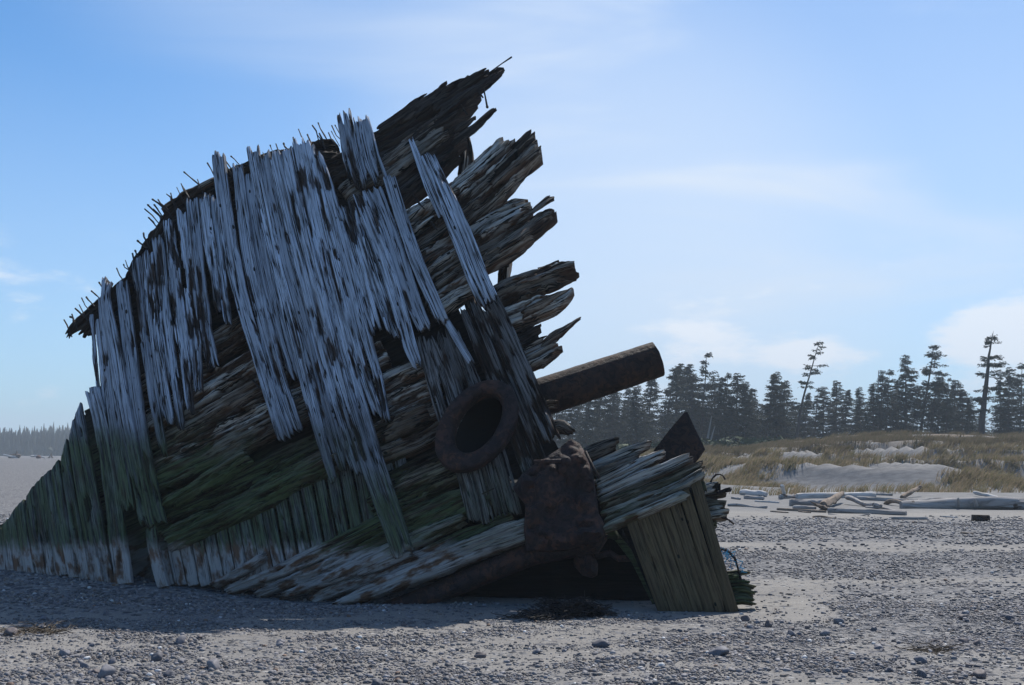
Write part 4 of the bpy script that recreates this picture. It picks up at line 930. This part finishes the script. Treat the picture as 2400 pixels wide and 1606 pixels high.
# ------------------------------------------------------------------ driftwood
def driftmat(name, light, dark, edge):
    s = NT(name); tc = s.n('ShaderNodeUVMap', uv_map='grain').outputs[0]
    n = s.noise(s.mapv(tc, (1.4, 16, 1)), 1, 6, .6, .3); n2 = s.noise(s.mapv(tc, (1.1, 1.2, 1)), 2, 5, .6)
    col = s.ramp(n, [(.3, dark), (.5, light), (.8, tuple(min(1, c*1.2) for c in light))])
    col = s.mix(s.mr(n2, .60, .66), col, edge); s.bump(n, .7, .03); return s.fin(col, .9, .2)
M['drift'] = driftmat('silvered_driftwood', (.30, .28, .265), (.12, .105, .095), (.07, .05, .04))
M['drift_white'] = driftmat('white_driftwood', (.46, .445, .43), (.24, .225, .21), (.15, .13, .115))
M['drift_brown'] = driftmat('brown_driftwood', (.20, .155, .12), (.075, .055, .04), (.04, .03, .025))
def log(a, b, th, label, mat='drift', name='driftwood_log', knots=0, bend=.0, taper=.8, lift=None, zb=None, root=False, twig=False, seedk=0, D=None, mid=None, cat='driftwood'):
    A = gp(*a); B_ = gp(*b)
    r0 = th/2/FPX*A[1]; r1 = r0*taper
    if D and D > 60: A = at(a[0], a[1], D); B_ = at(b[0], b[1], D); A[2] = B_[2] = float(ground_z(A[0], D))+((1072-a[1])/FPX*D if zb is None else 0); r0 = th/2/FPX*D; r1 = r0*taper
    elif D: A = at(a[0], a[1], D); B_ = at(b[0], b[1], D+.3)
    q = np.random.default_rng(int(a[0]*7+a[1]+seedk)); n = 26
    t = np.linspace(0, 1, n); P = A[None]*(1-t)[:, None]+B_[None]*t[:, None]
    z0 = 0 if D else None
    if zb is not None: P[:, 2] += zb[0]*(1-t)+zb[1]*t
    P[:, 2] += r0*.62 if not D else 0
    P[:, 0] += bend*np.sin(t*3.1)*.3; P[:, 1] += bend*np.sin(t*4.7)*r0*4; P[:, 2] += bend*(np.sin(t*7+q.random()*6))*r0*1.5
    R = r0+(r1-r0)*t; R = R*(1+.10*(vn(t*7, 0*t, int(a[0]))-.5)*2)
    R[0] *= .82; R[-1] *= .78
    ns = 14; sq = 1+.16*(vn(np.arange(ns)[None]*.9+0*t[:, None], t[:, None]*5, int(a[1])+3)-.5)*2
    parts = [tube(P, R, ns, True, sq)]
    ax = (B_-A)/np.linalg.norm(B_-A)
    for k in range(knots):
        u = q.uniform(.05, .95); p = A*(1-u)+B_*u+np.array([0, 0, r0*.6]); d = np.array([q.uniform(-.6, .6), q.uniform(-.6, .2), q.uniform(.5, 1)]); d /= np.linalg.norm(d)
        L_ = r0*q.uniform(1.0, 1.5); parts.append(tube([p, p+d*L_*.6, p+d*L_], [r0*.42, r0*.28, r0*.08], 7))
    if root:
        for k in range(9):
            d = np.array([q.uniform(-1, .3), q.uniform(-.8, .8), q.uniform(-.2, .45)]); d /= np.linalg.norm(d); p = A+np.array([0, 0, r0*.6]); L_ = r0*q.uniform(1.5, 3.2)
            parts.append(tube([p, p+d*L_*.5, p+d*L_+q.normal(size=3)*r0*.3], [r0*.55, r0*.32, r0*.07], 7))
    V, F = join(parts)
    uv = np.stack([V@ax, np.arctan2((V-A)[:, 2], (V-A)@np.cross(ax, [0, 0, 1]))*r0], -1)
    o = mesh_np(name, V, F, M[mat], smooth=True, sharp=50, uv=uv)
    return tag(o, label, cat)
log((2112, 1192), (2520, 1196), 30, 'longest thick driftwood log with knots, running off the right edge', 'drift', knots=4, taper=.95, bend=.2)
log((1868, 1169), (2050, 1166), 15, 'whitest driftwood log at the back of the tangled pile', 'drift_white', taper=1.1, bend=.05)
log((1942, 1202), (2124, 1208), 15, 'smooth pale log lying in front of the tangled pile', 'drift', taper=.8)
log((1852, 1186), (1928, 1186), 20, 'stout grey log at the left of the pile, under the white one', 'drift', taper=.9)
log((1930, 1196), (1976, 1178), 22, 'gnarled brown root stump in the middle of the driftwood pile', 'drift_brown', root=True, knots=3, zb=(.05, .22), taper=.6, name='driftwood_stump')
log((1984, 1182), (2060, 1194), 11, 'forked grey branch leaning right from the root stump', 'drift', bend=.5, zb=(.12, 0), knots=2)
log((2010, 1172), (2146, 1178), 11, 'slim grey log behind the pile reaching towards the longest log', 'drift')
log((1738, 1161), (1796, 1166), 17, 'short fat pale log on the sand at the far left of the driftwood line', 'drift_white', taper=.85)
log((1746, 1170), (1790, 1172), 11, 'small half-buried grey log just in front of the short fat one', 'drift')
log((1706, 1187), (1796, 1192), 8, 'thin grey pole lying along the sand next to the wreck', 'drift', bend=.3)
log((1828, 1170), (1868, 1168), 13, 'blunt grey log end beside the upright stick', 'drift')
log((1832, 1137), (1839, 1160), 6, 'short upright stick poking out of the sand behind the pile', 'drift_white', D=40, name='driftwood_stick')
log((2114, 1170), (2160, 1164), 11, 'dark brown slanted log sticking out of the dune slope', 'drift_brown', zb=(0, .30))
log((2284, 1160), (2340, 1170), 9, 'white stick sloping down the dune at the far right', 'drift_white', name='driftwood_stick', zb=(.1, 0))
log((1860, 1192), (1912, 1194), 10, 'short round log lying before the root stump', 'drift')
log((1822, 1196), (1936, 1202), 7, 'flat weathered board at the front left of the pile', 'drift_brown', name='driftwood_board')
log((1905, 1213), (1958, 1216), 5, 'low flat dark stick with a white stone at its end', 'drift_brown', name='driftwood_stick', bend=.3)
log((1941, 1206), (2032, 1214), 3.5, 'thin twisted branch curving over the pebbles', 'drift', name='driftwood_branch', bend=1.6)
log((2090, 1218), (2174, 1218), 8, 'tapered grey stick pointing left on the pebbles', 'drift', name='driftwood_stick', taper=1.0)
log((1806, 1200), (1848, 1203), 4, 'small dark brown stick on the sand left of the front board', 'drift_brown', name='driftwood_stick')
log((2320, 1238), (2420, 1246), 4, 'thin straight pole lying on pebbles at the right edge', 'drift', name='driftwood_stick')
log((2252, 1251), (2282, 1253), 5, 'short brown stick on the shingle under the dark block', 'drift_brown', name='driftwood_stick')
log((2075, 1182), (2125, 1190), 10, 'yellowish broken branch at the root end of the longest log', 'drift_brown', name='driftwood_branch', bend=.4, zb=(0, .15))
log((2030, 1190), (2110, 1200), 6, 'low slim stick between the pale log and the longest log', 'drift', name='driftwood_stick', bend=.3)
log((1770, 1176), (1826, 1180), 5, 'thin bleached stick between the fat pale log and the blunt log end', 'drift_white', name='driftwood_stick')
log((1872, 1200), (1900, 1203), 4, 'short chip of driftwood in front of the round log', 'drift_brown', name='driftwood_stick')
log((1990, 1196), (2042, 1199), 6, 'stubby grey log end just above the smooth pale front log', 'drift')
log((2040, 1160), (2092, 1163), 7, 'faint grey pole at the very back of the pile', 'drift')
log((2150, 1176), (2215, 1174), 8, 'grey log half hidden behind the left part of the longest log', 'drift')
log((2210, 1212), (2244, 1214), 4, 'small pale stick between the longest log and the dark block', 'drift_white', name='driftwood_stick')
log((2300, 1172), (2372, 1176), 7, 'slim grey log lying behind the longest log near the right edge', 'drift')
log((1716, 1170), (1735, 1172), 7, 'small grey lump of driftwood nearest the wreck', 'drift')
# far left line
log((8, 1062), (43, 1069), 5, 'long white log high on the far left beach', 'drift_white', zb=(.5, 0), D=175)
log((20, 1070), (46, 1072), 4, 'dark log lying under the long white one on the far left', 'drift_brown', D=175)
log((56, 1074), (82, 1076), 3.5, 'pale low log in the middle of the far left line', 'drift', D=175)
log((72, 1067), (88, 1071), 5, 'small bright white log chunk on the far left beach', 'drift_white', D=175)
log((95, 1068), (107, 1071), 3, 'thin white stick on the far beach just left of the wreck', 'drift_white', name='driftwood_stick', zb=(.3, 0), D=175)
log((38, 1066), (48, 1071), 8, 'broken root stump among the far left logs', 'drift_brown', root=True, name='driftwood_stump', D=175)
def buoy():
    p = at(90., 1075., 165.); p[2] = float(ground_z(p[0], p[1])); v, f = ico(3); r = 5.5/FPX*p[1]
    V = v*np.array([r*1.05, r, r*.85])+p+np.array([0, 0, r*.5]); V = V+np.array([[mnoise.noise(Vector(x)*1.2)*.12] for x in V])*r*v
    mesh = mesh_np('boulder', V, [f], simple_mat('brown_boulder', (.16, .09, .07), .8), smooth=True); tag(mesh, 'round reddish brown boulder on the far left beach', 'boulder')
buoy()
def tepee():
    p = at(118., 1074., 175.); p[2] = float(ground_z(p[0], p[1])); s = p[1]/FPX; parts = []
    for a, b in ((-6, 9), (5, 13), (2, 8), (-3, 11), (7, 7)):
        parts.append(tube([p+np.array([a*s, 0, 0]), p+np.array([a*s*-.1, .2, b*s])], [1.0*s, .5*s], 6))
    V, F = join(parts); o = mesh_np('driftwood_tepee', V, F, M['drift_brown'], uv=None)
    tag(o, 'little tepee of driftwood poles standing on the far left beach', 'stick shelter')
tepee()
def block():
    a = gp(2278, 1222); b = gp(2320, 1222); h = 16/FPX*a[1]; w = b[0]-a[0]
    import bmesh
    bm = bmesh.new(); bmesh.ops.create_cube(bm, size=1)
    bmesh.ops.scale(bm, vec=(w, h*1.1, h), verts=bm.verts); bmesh.ops.bevel(bm, geom=bm.edges[:], offset=h*.06, segments=2, affect='EDGES')
    bmesh.ops.subdivide_edges(bm, edges=bm.edges[:], cuts=2)
    for v in bm.verts: v.co += Vector(v.co).normalized()*mnoise.noise(v.co*9)*.012
    me = bpy.data.meshes.new('timber_block'); bm.to_mesh(me); bm.free(); me.materials.append(M['rust_brown'])
    o = bpy.data.objects.new('timber_block', me); C.objects.link(o); o.location = ((a+b)/2)+np.array([0, 0, h*.42]); o.rotation_euler = (0, .02, -.05)
    tag(o, 'dark rectangular block of timber standing on the pebbles at the right', 'timber block')
block()

# ------------------------------------------------------------------ dune grass
def grass():
    q = np.random.default_rng(11); n = 9000
    y = q.uniform(42, 96, n*6); x = (q.uniform(.0, .50, n*6))*y
    dens = fbm((x+.8*y)*.05+1, (y-.35*x)*.40, 61, 4); up = sstep(68, 80, y)
    p = sstep(.535, .58, dens+.02*sstep(44, 60, y)+.05*sstep(58, 66, y))*.8 + up*(.2+.8*sstep(.42, .5, dens))
    keep = (q.random(n*6) < p*np.where(y < 47, .25, 1)); x = x[keep][:n]; y = y[keep][:n]; n = len(x)
    z = ground_z(x, y)
    nb = 22; N_ = n*nb
    X = np.repeat(x, nb)+q.normal(size=N_)*.16; Y = np.repeat(y, nb)+q.normal(size=N_)*.16; Z = ground_z(X, Y)-.03
    hgt = q.uniform(.18, .48, N_)
    lean = q.normal(size=N_)*.22-.55; ly = q.normal(size=N_)*.25; w = .011+.006*q.random(N_)
    b = np.stack([X, Y, Z], -1); a1 = b+np.stack([-w, 0*w, 0*w], -1); a2 = b+np.stack([w, 0*w, 0*w], -1)
    mid_ = b+np.stack([-lean*hgt*.35, ly*hgt*.3, hgt*.62], -1); tip = b+np.stack([-lean*hgt*1.0, ly*hgt*.8, hgt*.95], -1)
    m1 = mid_+np.stack([-w*.7, 0*w, 0*w], -1); m2 = mid_+np.stack([w*.7, 0*w, 0*w], -1)
    V = np.stack([a1, a2, m2, m1, tip], 1).reshape(-1, 3); i = np.arange(N_)*5
    tint = np.array([[.215, .17, .11], [.165, .145, .08], [.27, .215, .145], [.13, .125, .06]])[q.choice(4, N_, p=[.4, .25, .2, .15])]*np.where(Y > 68, .62, 1.0)[:, None]
    s = NT('dune_grass'); m_ = s.fin(s.attr('tint', 'Color'), .8, .2)
    tr = s.n('ShaderNodeBsdfTranslucent'); s.l(s.attr('tint', 'Color'), tr.inputs[0]); ms = s.n('ShaderNodeMixShader'); ms.inputs[0].default_value = .45
    s.l(s.b.outputs[0], ms.inputs[1]); s.l(tr.outputs[0], ms.inputs[2]); s.l(ms.outputs[0], s.out.inputs[0])
    o = mesh_np('beach_grass', V, [np.stack([i, i+1, i+2, i+3], -1), np.stack([i+3, i+2, i+4], -1)], m_, attrs={'tint': np.repeat(tint, 5, 0)})
    tag(o, 'tawny wind-blown grass growing in streaks over the dunes', kind='stuff')
grass()

# ------------------------------------------------------------------ trees
def leafmat(name, c):
    s = NT(name); oi = s.n('ShaderNodeObjectInfo').outputs['Random']; geo = s.n('ShaderNodeNewGeometry')
    n = s.noise(geo.outputs['Position'], 1.4, 3); col = s.mix(n, tuple(x*.6 for x in c), tuple(x*1.4 for x in c))
    return s.fin(col, .8, .2)
M['needle'] = leafmat('spruce_needles', (.024, .034, .020)); M['bark'] = simple_mat('spruce_bark', (.055, .045, .04), .9, .4, 3)
M['bush'] = leafmat('scrub_leaves', (.045, .065, .025))
def conifer(seed, H=12., kind='dense', lean=.03):
    q = np.random.default_rng(seed)
    t = np.linspace(0, 1, 14); wob = np.cumsum(q.normal(size=14))*.03*H/12
    P = np.stack([lean*H*t**1.3+wob, np.cumsum(q.normal(size=14))*.02, H*t], -1)
    R = .022*H*(1-t)**.8*(.62 if kind != 'thick' else 1.35)+.012
    TV, TF = tube(P, R, 7)
    parts = []; leaves = []
    start = {'dense': .04, 'open': .30, 'tall': .38, 'thick': .28}[kind]
    nb = {'dense': 260, 'open': 120, 'tall': 50, 'thick': 80}[kind]
    wid = {'dense': .29, 'open': .23, 'tall': .17, 'thick': .22}[kind]
    zs = np.sort(start+(1-start)*q.random(nb)**.9)
    if kind in ('tall', 'thick', 'open'):                # tiers with bare stem between
        tiers = np.linspace(start, .97, {'tall': 9, 'thick': 8, 'open': 13}[kind])+q.normal(size={'tall': 9, 'thick': 8, 'open': 13}[kind])*.015
        zs = np.clip(tiers[q.integers(0, len(tiers), nb)]+q.normal(size=nb)*.012, start, .99)
    tl = {}
    for z in zs:
        a = q.uniform(0, 6.28); c = np.array([np.interp(z, t, P[:, k]) for k in range(3)])
        prof = (1-z)**(.75 if kind != 'dense' else .95)*(1 if z > start+.12 else .8)
        L_ = wid*H*prof*(q.uniform(.45, 1.15) if kind != 'dense' else q.uniform(.25, 1.25))*(1+.5*math.cos(a))+.25
        d = np.array([math.cos(a), math.sin(a), q.uniform(-.12, .22)])
        if kind == 'dense' : d[2] += -.12
        m = 6; tt = np.linspace(0, 1, m); curve = c[None]+d[None]*L_*tt[:, None]; curve[:, 2] += L_*.16*tt**2*q.uniform(-.8, 1.2)
        parts.append(tube(curve, np.linspace(.035, .008, m)*H/12, 4, cap=False))
        nl = int(6+L_*22)
        u = .18+.82*q.random(nl)**.8
        B = np.stack([np.interp(u, tt, curve[:, k]) for k in range(3)], -1)
        B += q.normal(size=(nl, 3))*np.array([.10, .10, .05])*(1+L_*.12)
        side = np.array([-d[1], d[0], 0]); s_ = q.choice([-1, 1], nl)[:, None]*q.uniform(.3, 1, (nl, 1))
        dirn = side[None]*s_+d[None]*q.uniform(.2, 1.1, (nl, 1))+np.array([0, 0, 1])*q.uniform(-.85, .10, (nl, 1))
        dirn /= np.linalg.norm(dirn, axis=1)[:, None]; ln = q.uniform(.16, .42, (nl, 1))*(.8+.02*H)
        wv = np.cross(dirn, q.normal(size=(nl, 3))); wv /= np.linalg.norm(wv, axis=1)[:, None]+1e-6; ww = q.uniform(.03, .07, (nl, 1))
        leaves.append(np.stack([B-wv*ww*.4, B+dirn*ln*.5-wv*ww, B+dirn*ln, B+dirn*ln*.5+wv*ww], 1))
    Lv = np.concatenate(leaves); LV = Lv.reshape(-1, 3); LF = [np.arange(len(LV)).reshape(-1, 4)]
    V, F = join(parts+[(LV, LF)])
    return mesh_np('trunk', TV, TF, M['bark'], link=False, smooth=True), mesh_np('crown', V, F, M['needle'], link=False)
protos = {}
for kind, seeds in (('dense', (1, 2, 3, 4, 11, 12, 13)), ('open', (5, 6, 7, 14)), ('tall', (8,)), ('thick', (9,))):
    for s_ in seeds: protos[(kind, s_)] = conifer(s_, 12., kind, {'dense': .03, 'open': .06, 'tall': .11, 'thick': .12}[kind]*(1 if s_ % 2 else 1.8))
def tree(px, py_top, D, kind, sd, label, group=None, name='spruce_tree', sx=1.0):
    zr = .9 if group else .12
    x = (px-1200)/FPX*D; z = float(ground_z(x, D))-.1
    top = at(float(px), float(py_top), D)[2]; H = max(2.5, top-z)
    o = empty(name, (x, D, z), label, 'tree', group)
    o.scale = (H/12*sx, H/12*sx, H/12); o.rotation_euler = (float(rng.uniform(-.03, .03)), float(rng.uniform(-.03, .05)), float(rng.uniform(-zr, zr)))
    for me in protos[(kind, sd)]:
        c = bpy.data.objects.new(me.name.split('.')[0], me); C.objects.link(c); c.parent = o
    return o
tree(1862, 795, 108, 'tall', 8, 'tall thin spruce with bare stem and sparse tiers, standing alone above the wood', sx=1.0)
tree(2296, 775, 96, 'thick', 9, 'tallest thick-trunked spruce leaning right near the right edge', sx=1.05)
tree(1640, 826, 118, 'open', 5, 'tall wind-combed spruce just right of the rusty triangular plate', sx=.95)
tree(2152, 806, 112, 'open', 6, 'tall layered spruce in the middle of the right-hand group', sx=1.1)
tree(1700, 872, 114, 'open', 7, 'crooked spruce with a flat bunched top', sx=.75)
tree(2212, 885, 108, 'open', 5, 'open spruce between the tall layered one and the thick leaning one', sx=.8)
tree(1550, 862, 116, 'open', 6, 'spruce showing behind the end of the rusty pipe', sx=1.1)
tree(2072, 864, 112, 'open', 7, 'slim spruce left of the tall layered one, with a bent tip', sx=.85)
ANCH = [(1550, 'spruce behind the pipe end'), (1640, 'tall wind-combed spruce'), (1700, 'crooked flat-topped spruce'), (1862, 'tall bare-stemmed spruce'), (2072, 'bent-tipped slim spruce'), (2152, 'tall layered spruce'), (2296, 'thick leaning spruce')]
ORD = ['first', 'second', 'third', 'fourth', 'fifth', 'sixth', 'seventh', 'eighth', 'ninth', 'tenth', 'eleventh', 'twelfth', 'thirteenth']
def bushy_label(px, allp):
    L_ = [a for a in ANCH if a[0] < px]
    if not L_: return 'bushy dark spruce, '+ORD[sum(1 for q in allp if px < q < 1550)]+' to the left of the spruce behind the pipe end'
    return 'bushy dark spruce, '+ORD[sum(1 for q in allp if L_[-1][0] < q < px)]+' to the right of the '+L_[-1][1]
lab_d = 'bushy dark spruce in the wood behind the dunes'; grp = 'bushy spruces in the wood behind the dunes'
BUSHY = ((1225, 960), (1262, 950), (1300, 945), (1335, 930), (1368, 915), (1400, 905), (1432, 925), (1462, 912), (1490, 930), (1515, 905), (1580, 880), (1605, 885), (1615, 900), (1668, 905), (1685, 900), (1722, 905), (1745, 900), (1757, 920), (1790, 910), (1818, 880),
                   (1836, 910), (1880, 930), (1905, 915), (1925, 915), (1955, 897), (1975, 935), (2015, 912), (2042, 905), (2058, 880), (2098, 900), (2122, 855), (2178, 890), (2192, 905), (2228, 920), (2250, 930), (2270, 940), (2340, 895), (2358, 885), (2386, 880), (2410, 890), (2440, 900))
for i, (px, py) in enumerate(BUSHY):
    D = 112+rng.uniform(-6, 16)
    py -= rng.uniform(4, 34)
    k, s_ = [('dense', 1), ('dense', 2), ('dense', 3), ('dense', 4), ('dense', 11), ('dense', 12), ('dense', 13), ('open', 7), ('open', 14)][int(rng.integers(0, 9))]
    tree(px, py, D, k, s_, bushy_label(px, [b[0] for b in BUSHY]), grp, sx=float(rng.uniform(.95, 1.4)))
for i in range(70):                                    # the rows deeper in the wood
    if i > 38 and i % 3: continue
    px = 1150+i*19+rng.uniform(-6, 6); D = rng.uniform(128, 175); tree(px, 940+rng.uniform(-18, 40) if px < 1700 else 950+rng.uniform(-25, 30), D, 'dense', int(rng.integers(1, 5)), 'shorter spruce standing deeper in the wood behind the dunes', 'spruces deeper in the wood', sx=float(rng.uniform(.9, 1.3)))
def snag(pts, D, label, w=.12):
    P = [at(float(a), float(b), D) for a, b in pts]; P[0][2] = float(ground_z(P[0][0], P[0][1]))-.2
    V, F = tube(P, np.linspace(w, .03, len(P)), 6); tag(mesh_np('dead_tree', V, F, M['drift_bare'], uv=None), label, 'dead tree')
M['drift_bare'] = simple_mat('bare_dead_wood', (.20, .19, .18), .9, .3, 2)
snag([(1650, 1062), (1660, 1020), (1668, 975)], 104, 'bleached leaning dead trunk right of the triangular plate', .16)
snag([(1655, 1060), (1668, 1025), (1676, 998)], 103, 'shorter bleached dead trunk in front of the leaning one', .12)
snag([(1676, 1052), (1679, 1030)], 103, 'stub of a dead trunk at the edge of the green scrub', .12)
snag([(2055, 985), (2058, 925), (2059, 868)], 112, 'bare dead spire rising left of the slim bent spruce', .10)
def bushes():
    q = np.random.default_rng(3); n = 26000
    y = q.uniform(92, 106, n); x = q.uniform(.0, .48, n)*y
    keep = q.random(n) < sstep(.34, .12, x/y)*.9+.1; x = x[keep]; y = y[keep]; n = len(x)
    hh = (.25+1.2*vn(x*.5, y*.5, 8))*sstep(.40, .15, x/y)
    c = np.stack([x, y, ground_z(x, y)+q.random(n)*hh], -1)
    d1 = q.normal(size=(n, 3))*.16; d2 = q.normal(size=(n, 3))*.10
    V = np.stack([c-d1, c-d2, c+d1, c+d2], 1).reshape(-1, 3)
    tag(mesh_np('scrub', V, [np.arange(4*n).reshape(-1, 4)], M['bush']), 'low green scrub at the foot of the spruce wood', kind='stuff')
bushes()
def far_wood():
    q = np.random.default_rng(8); parts = []
    n = 3600; y = 415+110*q.random(n)**1.5; px = q.uniform(-500, 1300, n); x = (px-1200)/FPX*y
    for a, b in zip(x, y):
        z = float(ground_z(a, b)); H = q.uniform(6.5, 9)*(1+.22*(q.random() > .93)); w = H*.20; rings = []
        m = 7; ns = 6
        for k in range(m):
            f = k/(m-1); r = w*(1-f)*(1 if k % 2 == 0 else .62)*q.uniform(.8, 1.2)+.05; th = np.arange(ns)/ns*6.283+q.random()
            rings.append(np.stack([a+np.cos(th)*r*q.uniform(.7, 1.3, ns), b+np.sin(th)*r, z-1+(H+1)*f+q.normal(size=ns)*.35*(f < .95)], -1))
        V = np.concatenate(rings); idx = np.arange(m*ns).reshape(m, ns)
        parts.append((V, [np.stack([idx[:-1], np.roll(idx[:-1], -1, 1), np.roll(idx[1:], -1, 1), idx[1:]], -1).reshape(-1, 4)]))
    V, F = join(parts); tag(mesh_np('distant_wood', V, F, M['needle']), 'distant blue-grey spruce wood along the far left shore', kind='stuff')
far_wood()

# ------------------------------------------------------------------ haze
def haze():
    import bmesh
    bm = bmesh.new(); bmesh.ops.create_cube(bm, size=1)
    bmesh.ops.scale(bm, vec=(4200, 2600, 62), verts=bm.verts); me = bpy.data.meshes.new('haze'); bm.to_mesh(me); bm.free()
    m = bpy.data.materials.new('sea_haze'); m.use_nodes = True; nt = m.node_tree; nt.nodes.clear()
    o = nt.nodes.new('ShaderNodeOutputMaterial'); v = nt.nodes.new('ShaderNodeVolumePrincipled'); v.inputs['Color'].default_value = (.80, .90, 1, 1)
    v.inputs['Density'].default_value = .0008; v.inputs['Anisotropy'].default_value = 0.0
    nt.links.new(v.outputs[0], o.inputs['Volume']); me.materials.append(m)
    ob = bpy.data.objects.new('haze', me); C.objects.link(ob); ob.location = (0, 900, 29.5-0.4)
    tag(ob, 'thin bluish sea haze over the beach', kind='stuff')
haze()
print('faces', sum(len(o.data.polygons) for o in sc.objects if o.type == 'MESH'))
